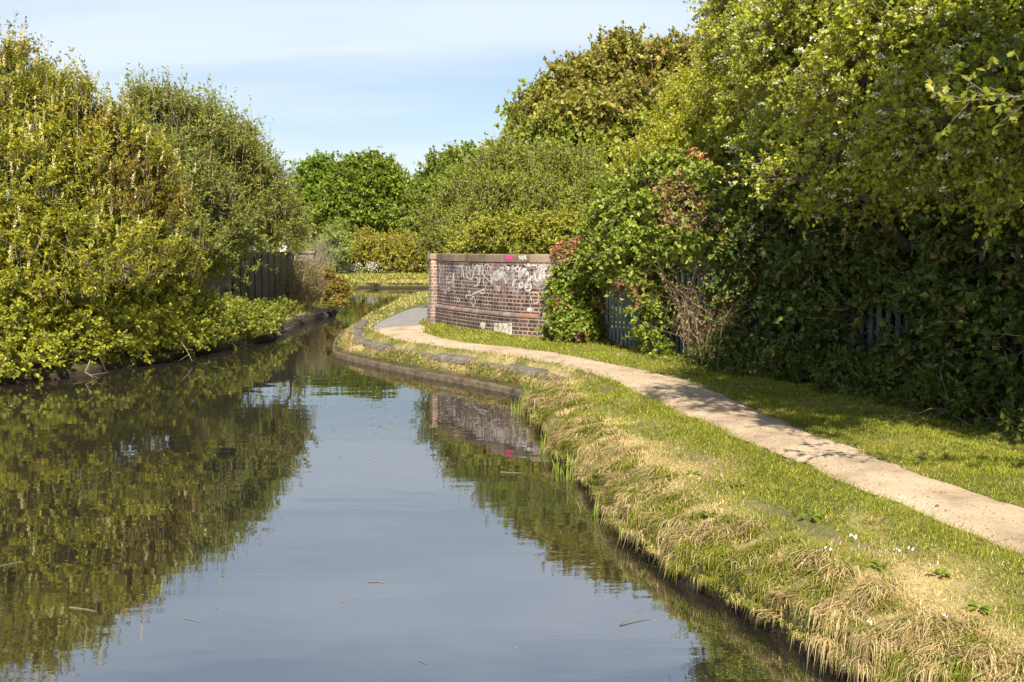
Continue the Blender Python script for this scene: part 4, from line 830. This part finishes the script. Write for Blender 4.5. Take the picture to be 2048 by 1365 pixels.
mb = MB(); mb.box((-20.6, 95, 2.7), (1.8, 5, 4.6)); mb.build('wall', M_scrap, house2)
mb = MB(); mb.add([(-21.7, 92.2, 5), (-19.5, 92.2, 5), (-19.5, 97.8, 5), (-21.7, 97.8, 5), (-21.7, 95, 6.2), (-19.5, 95, 6.2)], [(0, 1, 5, 4), (2, 3, 4, 5), (0, 4, 3), (1, 2, 5), (0, 3, 2, 1)]); mb.build('roof', M_roof, house2)

# ------------------------------------------------------------------ grass
G_ = np.array([(.22, .25, .020), (.28, .30, .028), (.15, .19, .016), (.32, .32, .05)]); S_ = np.array([(.70, .54, .28), (.78, .62, .36), (.56, .40, .20), (.45, .40, .15)]); T_ = np.array([(.20, .155, .10), (.28, .22, .14)])
def blades(x, y, hgt, wid, flat, col, zoff=0, bend=.5, wdir=None):
    n = len(x); z = land(x, y) + zoff - .006; p = np.stack([x, y, z], 1)
    a = rng.random(n) * 2 * math.pi; dh = np.stack([np.cos(a), np.sin(a), np.zeros(n)], 1)
    if wdir is not None: dh = unit(dh * .55 + wdir)
    up = np.array([0, 0, 1.]); d1 = unit(up * (1 - flat)[:, None] + dh * (.25 + flat)[:, None]); d2 = unit(d1 + dh * bend - up * (bend * .5 * flat)[:, None])
    s_ = np.stack([-np.sin(a + .3), np.cos(a + .3), np.zeros(n)], 1); h = hgt[:, None]; w = wid[:, None] / 2
    m = p + d1 * h * .55; t_ = m + d2 * h * .5
    V = np.stack([p - s_ * w, p + s_ * w, m + s_ * w * .8, m - s_ * w * .8, t_], 1).reshape(-1, 3); b0 = np.arange(n) * 5
    return V, [np.stack([b0, b0 + 1, b0 + 2, b0 + 3], 1), np.stack([b0 + 3, b0 + 2, b0 + 4], 1)], np.concatenate([col, col])
def offpath(x, y):
    dp = seg_dist(x, y, path_poly[::4]); return ~inside(x, y, path_poly) | (dp < .17 * rng.random(len(x)) ** 2)
def grass_field(name, x, y, hs, ws, label):
    sd = sdist(x, y); ok = (sd > .02) & ~inside(x, y, tar_poly); x, y, sd = x[ok], y[ok], sd[ok]; n = len(x)
    wallfx = np.interp(y, WC[::-1, 1], WC[::-1, 0]); bad = ((y > 18.3) & (y < 22.4) & (x > wallfx - .02)); x, y, sd = x[~bad], y[~bad], sd[~bad]; n = len(x)
    sm = straw_mask(x, y, sd); th = thatch(x, y, sd)
    if name == 'rough_grass': sm = np.maximum(sm, .35)
    r_ = rng.random(n); iss = r_ < sm * .85 + .1; ist = rng.random(n) < th * .9
    g = G_[rng.integers(0, 4, n)] * (.75 + .5 * fbm(x * 1.1, y * 1.1, 81))[:, None]; s_ = S_[rng.integers(0, 4, n)]; tt = T_[rng.integers(0, 2, n)]
    c = np.where(iss[:, None], s_, g); c = np.where(ist[:, None], tt, c) * (.8 + .4 * rng.random((n, 1)))
    patch = fbm(x * 2.2, y * 2.2, 91)
    h = hs * (.5 + .8 * rng.random(n)) * (.6 + .9 * patch) * np.where(iss | ist, .8, 1) * (1 + .3 * th); flat = np.clip(.12 + .6 * rng.random(n) * np.where(iss, 1.25, .8) + .75 * ist, 0, .95)
    v, f, c = blades(x, y, h, ws * (.7 + .6 * rng.random(n)), flat, c)
    return tag(mk(name, v, f, M_grass, col=c), label, 'grass', kind='stuff')
def scatter(x0, x1, y0, y1, n, dens=None):
    x = x0 + (x1 - x0) * rng.random(n); y = y0 + (y1 - y0) * rng.random(n)
    return x, y
def in_view(x, y, m=600):
    px = 1024 + F * x / y; return (px > -m) & (px < 2048 + m)
def zone(x0, x1, y0, y1, rho):
    n = int((x1 - x0) * (y1 - y0) * rho); return scatter(x0, x1, y0, y1, n)
xs_ = []; ys_ = []; hs_ = []; ws_ = []
for (x0, x1, y0, y1, rho, hh, ww) in [(.6, 5.8, 2.4, 6, 14000, .040, .0034), (-.2, 5.5, 6, 9, 9500, .042, .0042), (-.8, 5.6, 9, 13, 5200, .046, .0055), (-4, 4.4, 13, 18, 2600, .048, .0075), (-4, 3, 18, 23, 1400, .05, .011)]:
    x, y = zone(x0, x1, y0, y1, rho); fx = np.interp(y, fl[::-1, 1], fl[::-1, 0]); ok = in_view(x, y) & (x < fx + .3) & ~inside(x, y, poly); x, y = x[ok], y[ok]
    xs_.append(x); ys_.append(y); hs_.append(np.full(len(x), hh)); ws_.append(np.full(len(x), ww))
gx, gy, gh, gw = map(np.concatenate, (xs_, ys_, hs_, ws_))
sdd = sdist(gx, gy); ok = (sdd > .02) & offpath(gx, gy)
kd = seg_dist(gx, gy, kl, False); ok &= ~((kd < .16) & (gy > 13.4)) & ~((kd > .36) & (kd < .70) & (gy > 13.5) & (rng.random(len(gx)) < .55)) & ~inside(gx, gy, tar_poly)
wallfx = np.interp(gy, WC[::-1, 1], WC[::-1, 0]); ok &= ~((gy > 18.3) & (gy < 22.6) & (gx > wallfx - .03)); gx, gy, gh, gw = gx[ok], gy[ok], gh[ok], gw[ok]
# thin grass under the hedge, thick at its foot
grass_field('mown_grass', gx, gy, gh, gw, 'mown green grass with straw-coloured patches between the water and the hedge')
# long overhanging grass along the near bank
def edge_grass():
    L = resample(np.array([kerb_w[-1]] + list(near_w) + behind[:1]), 900); T = unit(np.gradient(L, axis=0)); Nn = np.stack([T[:, 1], -T[:, 0]], 1)
    mid = L[300] + Nn[300] * .2
    if not inside(np.array([mid[0]]), np.array([mid[1]]), poly)[0]: Nn = -Nn
    nc = 800; ic = np.sort(rng.integers(0, 900, nc)); oc = rng.random(nc) ** 1.5 * .42 - .03; lc = .04 + .125 * rng.random(nc) ** 2; dryc = fbm(L[ic, 0] * 1.6, L[ic, 1] * 1.6, 111) + (rng.random(nc) - .5) * .5 > .51; lc = lc * np.where(dryc, 1.15, .95)
    fan = rng.normal(size=(nc, 2)) * .7; per = rng.integers(45, 120, nc); q_ = np.repeat(np.arange(nc), per); n = len(q_); i = ic[q_]
    off = oc[q_] + rng.normal(size=n) * .03; x = L[i, 0] - Nn[i, 0] * off + rng.normal(size=n) * .035; y = L[i, 1] - Nn[i, 1] * off + rng.normal(size=n) * .035
    wd = np.stack([Nn[i, 0] + fan[q_, 0], Nn[i, 1] + fan[q_, 1], np.zeros(n)], 1); near_e = np.exp(-np.maximum(off, 0) / .12)[:, None]
    c = np.where((dryc[q_] ^ (rng.random(n) < .15))[:, None], S_[rng.integers(0, 4, n)] * .8, G_[rng.integers(0, 4, n)] * .85) * (.65 + .5 * rng.random((n, 1))) * (.8 + .4 * rng.random(nc))[q_][:, None]
    z0 = np.maximum(land(x, y), .10); p = np.stack([x, y, z0], 1); ln = lc[q_] * (.5 + .8 * rng.random(n)); up = np.array([0, 0, 1.])
    dh = unit(wd * (.3 + near_e) + rnd_dir(n) * np.array([1, 1, 0]) * .75); L1 = ln[:, None]
    a = p + (up * .7 + dh * .4) * L1 * .45; b_ = a + (dh * .75 - up * .15) * L1 * .4; e_ = b_ + (dh * .35 - up * .9 * (.25 + near_e)) * L1 * (.3 + .6 * rng.random((n, 1)))
    gz = np.where(sdist(e_[:, 0], e_[:, 1]) > .02, land(e_[:, 0], e_[:, 1]) + .005, .01); e_[:, 2] = np.maximum(e_[:, 2], gz); s_ = unit(np.cross(dh, up)); w = (.0008 + .0008 * rng.random(n) + .00018 * y)[:, None]
    V = np.stack([p - s_ * w, p + s_ * w, a + s_ * w, a - s_ * w, b_ + s_ * w * .8, b_ - s_ * w * .8, e_], 1).reshape(-1, 3); q0 = np.arange(n) * 7
    tag(mk('bank_grass', V, [np.stack([q0, q0 + 1, q0 + 2, q0 + 3], 1), np.stack([q0 + 3, q0 + 2, q0 + 4, q0 + 5], 1), np.stack([q0 + 5, q0 + 4, q0 + 6], 1)], M_grass, col=np.concatenate([c, c, c])), 'long dry and green grass drooping over the edge of the near bank', 'grass', kind='stuff')
edge_grass()
# straw and weeds on the slope between ledge and copings
def slope_grass():
    L = kl; T = unit(np.gradient(L, axis=0)); Nn = np.stack([T[:, 1], -T[:, 0]], 1); n = 15000; i = rng.integers(0, len(L), n); off = .14 + .3 * rng.random(n) + .45 * (rng.random(n) < .12)
    x = L[i, 0] - Nn[i, 0] * off; y = L[i, 1] - Nn[i, 1] * off; k = rng.random(n) < smooth(.3, .5, fbm(x * 2.5, y * 2.5, 121)) + .15; x, y = x[k], y[k]; n = len(x)
    c = np.where((rng.random(n) < .72)[:, None], S_[rng.integers(0, 4, n)] * .85, G_[rng.integers(0, 4, n)]); c = np.where((rng.random(n) < .12)[:, None], np.array([.2, .1, .07]), c) * (.7 + .5 * rng.random((n, 1)))
    v, f, c = blades(x, y, .05 + .1 * rng.random(n), np.full(n, .009), .3 + .6 * rng.random(n), c); tag(mk('dry_grass', v, f, M_grass, col=c), 'matted dry straw on the slope between the ledge and the rounded copings', 'grass', kind='stuff')
slope_grass()
# grass of the left bank and of the far bank
def rough(name, x, y, h, w, g_share, label):
    sd = sdist(x, y); k = sd > .05; x, y = x[k], y[k]; n = len(x); c = np.where((rng.random(n) < g_share)[:, None], G_[rng.integers(0, 4, n)], S_[rng.integers(0, 4, n)]) * (.75 + .45 * rng.random((n, 1)))
    v, f, c = blades(x, y, h * (.4 + rng.random(n)), np.full(n, w), .1 + .5 * rng.random(n), c); tag(mk(name, v, f, M_grass, col=c), label, 'grass', kind='stuff')
x, y = scatter(-9, -4.8, 19, 36, 42000); rough('rough_grass', x, y, .24, .012, .6, 'rough green and dry grass on the left bank before the piling')
x, y = scatter(-14, 4, 53, 66, 26000); k_ = ~((y > 57.3) & (y < 58.3)); rough('far_grass', x[k_], y[k_], .16, .05, .82, 'green grass along the far bank under the hedge')
x, y = scatter(-12, 3, 53, 54.6, 9000); rough('far_reeds', x, y, .17, .04, .2, 'band of dry straw-coloured grass at the far water edge')
x, y = scatter(-5, -1.5, 20, 44, 9000); k_ = ~inside(x, y, tar_poly) & ~inside(x, y, path_poly); wallfx = np.interp(y, WC[::-1, 1], WC[::-1, 0], right=WC[0, 0]); k_ &= x < wallfx - .05; rough('verge_grass', x[k_], y[k_], .09, .02, .6, 'short verge grass beside the asphalt path beyond the wall')
# green blades growing out of the water by the near bank
n = 0
for i, (px, py, hh, nb3) in enumerate([(1062, 815, .5, 60), (1100, 900, .3, 22), (1150, 960, .34, 26), (1120, 945, .28, 14), (1210, 1030, .3, 18), (1046, 830, .35, 14)]):
    b_ = P(px, py); m = nb3; base_ = b_ + rng.normal(size=(m, 3)) * [.07, .09, 0]; base_[:, 2] = -.05; dh = unit(rnd_dir(m) * [1, 1, 0]); h_ = hh * (.5 + .6 * rng.random(m))[:, None]
    mid = base_ + (np.array([0, 0, 1.]) + dh * .12) * h_ * .6; tip = mid + (np.array([0, 0, .8]) + dh * .5) * h_ * .45; s_ = np.cross(dh, [0, 0, 1.]) * .006
    V = np.stack([base_ - s_, base_ + s_, mid + s_, mid - s_, tip], 1).reshape(-1, 3); q0 = np.arange(m) * 5; c = pal(m, [(.14, .24, .02), (.2, .28, .04), (.26, .24, .06)])
    tag(mk('reed_clump', V, [np.stack([q0, q0 + 1, q0 + 2, q0 + 3], 1), np.stack([q0 + 3, q0 + 2, q0 + 4], 1)], M_grass, col=np.concatenate([c, c]), origin=(b_[0], b_[1], 0)),
        ['tallest green reed clump at the end of the concrete ledge', 'small reed clump just below the first bend of the grass bank', 'reed clump standing in the wall reflection beside the bank', 'sparse reeds left of the clump in the wall reflection', 'nearest reed clump along the grass bank', 'few thin reeds left of the tallest clump'][i], 'reeds', 'reeds at the near bank')

# ------------------------------------------------------------------ small things
def weeds():
    V = []; Fc = []; col = []; k0 = 0; spots = [(1940, 1262), (1905, 1240), (1622, 1022), (1290, 872), (1385, 930), (1700, 1180), (1500, 1060), (1560, 1130), (1780, 1215), (1640, 1100), (1830, 1190), (1420, 1000), (1230, 850), (1990, 1310), (1350, 960), (1480, 960), (1760, 1110), (1880, 1130), (1960, 1180)]
    for i, (px, py) in enumerate(spots):
        b_ = P(px, py, .42); b_[2] = float(land(np.array([b_[0]]), np.array([b_[1]]))[0]) + .01; m = int(rng.integers(7, 14)); big = 1.15 if i < 3 else .8
        for q_ in range(m):
            an = rng.random() * 2 * math.pi; d = np.array([math.cos(an), math.sin(an), .35 + .5 * rng.random()]); d = unit(d); L = big * (.05 + .06 * rng.random()); S = unit(np.cross(d, [0, 0, 1.])); n_ = np.cross(S, d); w = L * (.16 + .08 * rng.random())
            ring = [(0, .15), (.3, .8), (.6, 1), (.85, .6), (1, 0)]; p0 = b_ + d * .01
            for x, y in ring: c_ = p0 + d * L * x - np.array([0, 0, 1]) * L * .45 * x * x; V += [c_ - S * w * y + n_ * w * .25 * y, c_, c_ + S * w * y + n_ * w * .25 * y]
            for s_ in range(4):
                o_ = k0 + s_ * 3; Fc += [[o_, o_ + 1, o_ + 4, o_ + 3], [o_ + 1, o_ + 2, o_ + 5, o_ + 4]]
            col += [np.array([.17, .22, .035]) * (.7 + .7 * rng.random())] * 8; k0 += 15
    tag(mk('broadleaf_weeds', np.array(V), np.array(Fc), M_leaf, col=np.array(col)), 'broad-leaved weeds scattered through the bank grass', 'weeds', kind='stuff')
weeds()
def grit():
    n = 26000; u = rng.random(n); e_ = np.where(rng.random(n) < .5, rng.random(n) ** 2.2 * .5, 1 - rng.random(n) ** 2.2 * .5); e_ = np.where(rng.random(n) < .45, rng.random(n), e_)
    i = u * (NP - 1); ii_ = i.astype(int).clip(0, NP - 2); fr = (i - ii_)[:, None]
    A = loR[ii_] * (1 - fr) + loR[ii_ + 1] * fr; B = hiR[ii_] * (1 - fr) + hiR[ii_ + 1] * fr; p = A * (1 - e_[:, None]) + B * e_[:, None]
    k = (p[:, 1] > 4) & (p[:, 1] < 16); p = p[k]; e_ = e_[k]; n = len(p); z = ZP + .002 + .015 * np.sin(math.pi * e_) + .002
    P3 = np.column_stack([p, z]); L = (.004 + .012 * rng.random(n) ** 3) * (.7 + p[:, 1] * .05); st = rng.random(n) < .25; L = np.where(st, L * 2.4, L)
    d = rnd_dir(n) * [1, 1, .1]; d = unit(d); v, f = leaf_geo(P3, d, unit(rnd_dir(n) * .5 + [0, 0, 1]), L, np.where(st, L * .16, L * .9), .12)
    c = np.where(st[:, None], np.array([.22, .15, .08]), np.where((rng.random(n) < .5)[:, None], np.array([.16, .12, .08]), np.array([.55, .47, .36]))) * (.6 + .6 * rng.random((n, 1)))
    tag(mk('path_grit', v, f, M_petal, col=c), 'small stones and dead grass bits scattered on the towpath', 'gravel', kind='stuff')
grit()
M_float = noise_mat('dry_leaf', (.20, .14, .07), (.42, .33, .19), 20, bump=0)
def floaters():
    n = 520; px = 640 + 500 * rng.random(n); py = 790 + 85 * rng.random(n) ** 1.4; d = fbm(px * .012, py * .05, 131); k = rng.random(n) < smooth(.35, .62, d); px, py = px[k], py[k]
    px = np.concatenate([px, rng.random(70) * 1300 + 50, 880 + 200 * rng.random(150)]); py = np.concatenate([py, 800 + 540 * rng.random(70) ** 1.3, 805 + 60 * rng.random(150)])
    Pw = np.array([P(a, b_) for a, b_ in zip(px, py)]); k = inside(Pw[:, 0], Pw[:, 1], poly) & (seg_dist(Pw[:, 0], Pw[:, 1], poly) > .05); Pw = Pw[k]; n = len(Pw); Pw[:, 2] = .004
    a = rng.normal(size=n) * .5; D = np.stack([np.cos(a), np.sin(a), np.zeros(n)], 1); v, f = leaf_geo(Pw, D, np.tile([0, 0, 1.], (n, 1)), (.015 + .09 * rng.random(n) ** 3) * np.clip(Pw[:, 1] / 12, .35, 1), (.006 + .016 * rng.random(n)) * np.clip(Pw[:, 1] / 12, .4, 1), .03)
    tag(mk('floating_leaves', v, f, M_petal, col=pal(n, [(.30, .24, .14), (.42, .34, .2), (.14, .14, .06), (.2, .14, .08)])), 'scattered dead leaves and reed bits floating on the canal', 'debris', kind='stuff')
floaters()
def twig(px, py, px2, py2, r, label, zb=.01, zt=.01):
    a = P(px, py); a[2] = zb; b_ = P(px2, py2); b_[2] = zt; a[2] = max(a[2] - .007, .003); b_[2] = max(b_[2] - .007, .003); r *= .7; m = (a + b_) / 2 + [0, .006, 0]; v, f = chain(resample(np.array([a, m, b_]), 8), np.linspace(r, r * .4, 8), 5); tag(mk('floating_twig', v, f, M_bark, origin=(a[0], a[1], 0)), label, 'twig', 'twigs floating on the canal')
twig(0, 1133, 46, 1124, .006, 'floating twig at the far left edge of the water'); twig(140, 1216, 192, 1224, .006, 'floating twig in the dark reflection at lower left'); twig(366, 1238, 400, 1244, .004, 'small floating twig below the tree reflection')
twig(735, 1165, 768, 1166, .006, 'floating twig in the middle of the open water'); twig(1000, 945, 1050, 948, .006, 'thin floating stick in the wall reflection'); twig(838, 1322, 852, 1330, .004, 'tiny floating twig near the bottom edge')
twig(1240, 1252, 1300, 1225, .006, 'thin stick poking from the near bank at bottom', .01, .05); twig(950, 836, 975, 842, .008, 'pale stick floating below the concrete ledge')
twig(540, 671, 566, 669, .012, 'pale stick floating by the left concrete kerb')
def branchlet(pts, r, label):
    pts = resample(np.array(pts, float), 14); parts = [chain(pts, np.linspace(r, r * .3, 14), 5)]
    for i in range(3, 13, 2):
        e_ = pts[i] + unit(rnd_dir(1)[0] + [0, 0, .2]) * .3; parts.append(tubes((pts[i][None], e_[None], np.array([r * .4]), np.array([r * .15])), 3))
    v, f = merge(parts); tag(mk('dead_branch', v, f, M_twig, origin=tuple(pts[0])), label, 'branch', 'dead branches trailing in the water on the left')
branchlet([Q(345, 655, 19), Q(360, 680, 18.6), Q(376, 705, 18.2), Q(384, 722, 18.0)], .013, 'arching dead branch dipping into the water under the brambles')
branchlet([Q(180, 722, 16.2), Q(170, 745, 16), Q(182, 752, 15.9), Q(186, 757, 15.9)], .01, 'short dead branch at the foot of the left thicket')
branchlet([Q(255, 660, 17.3), Q(215, 690, 17), Q(190, 720, 16.6)], .01, 'pale bare branch running down through the left thicket')
def scrap(px, py, s_, label):
    b_ = P(px, py, .46); b_[2] = float(land(np.array([b_[0]]), np.array([b_[1]]))[0]) + .035; n = 5; V = []; 
    for j in range(n):
        for i in range(n): V.append(b_ + np.array([(i - 2) * s_ / 4, (j - 2) * s_ / 5, random.uniform(0, .012) + .01 * math.sin(i * 1.7)]) + rng.normal(size=3) * s_ * .05)
    Fc = [[j * n + i, j * n + i + 1, (j + 1) * n + i + 1, (j + 1) * n + i] for j in range(n - 1) for i in range(n - 1) if (i, j) not in ((0, 0), (3, 3))]
    tag(mk('paper_scrap', V, np.array(Fc), M_scrap, origin=tuple(b_)), label, 'litter', 'white litter scraps on the grass')
scrap(1707, 1050, .036, 'folded white scrap on the grass, topmost of the litter'); scrap(1657, 1071, .032, 'flat white scrap left of the others on the thatch line'); scrap(1822, 1079, .032, 'round white scrap nearest the towpath')
scrap(1797, 1081, .017, 'tiny white scrap just left of the round one'); scrap(1893, 1176, .02, 'small white scrap lowest on the grass'); scrap(1742, 1157, .022, 'narrow pale scrap in green grass near the straw')
def leafbit(px, py, s_, label, c):
    b_ = P(px, py, ZP + .02); v, f = leaf_geo(b_[None], unit(np.array([[1, .3, .15]])), np.array([[0, -.3, 1.]]), np.array([s_]), np.array([s_ * .6])); tag(mk('fallen_leaf', v, f, M_petal, col=np.array([c]), origin=tuple(b_)), label, 'leaf', 'fallen leaves')
leafbit(1955, 1082, .045, 'curled brown leaf on the pale towpath near its lower edge', (.12, .06, .04)); leafbit(2046, 1136, .05, 'orange leaf in the grass at the right edge', (.5, .14, .05)); leafbit(1870, 1012, .04, 'olive leaf lying mid-path at right', (.16, .14, .06));
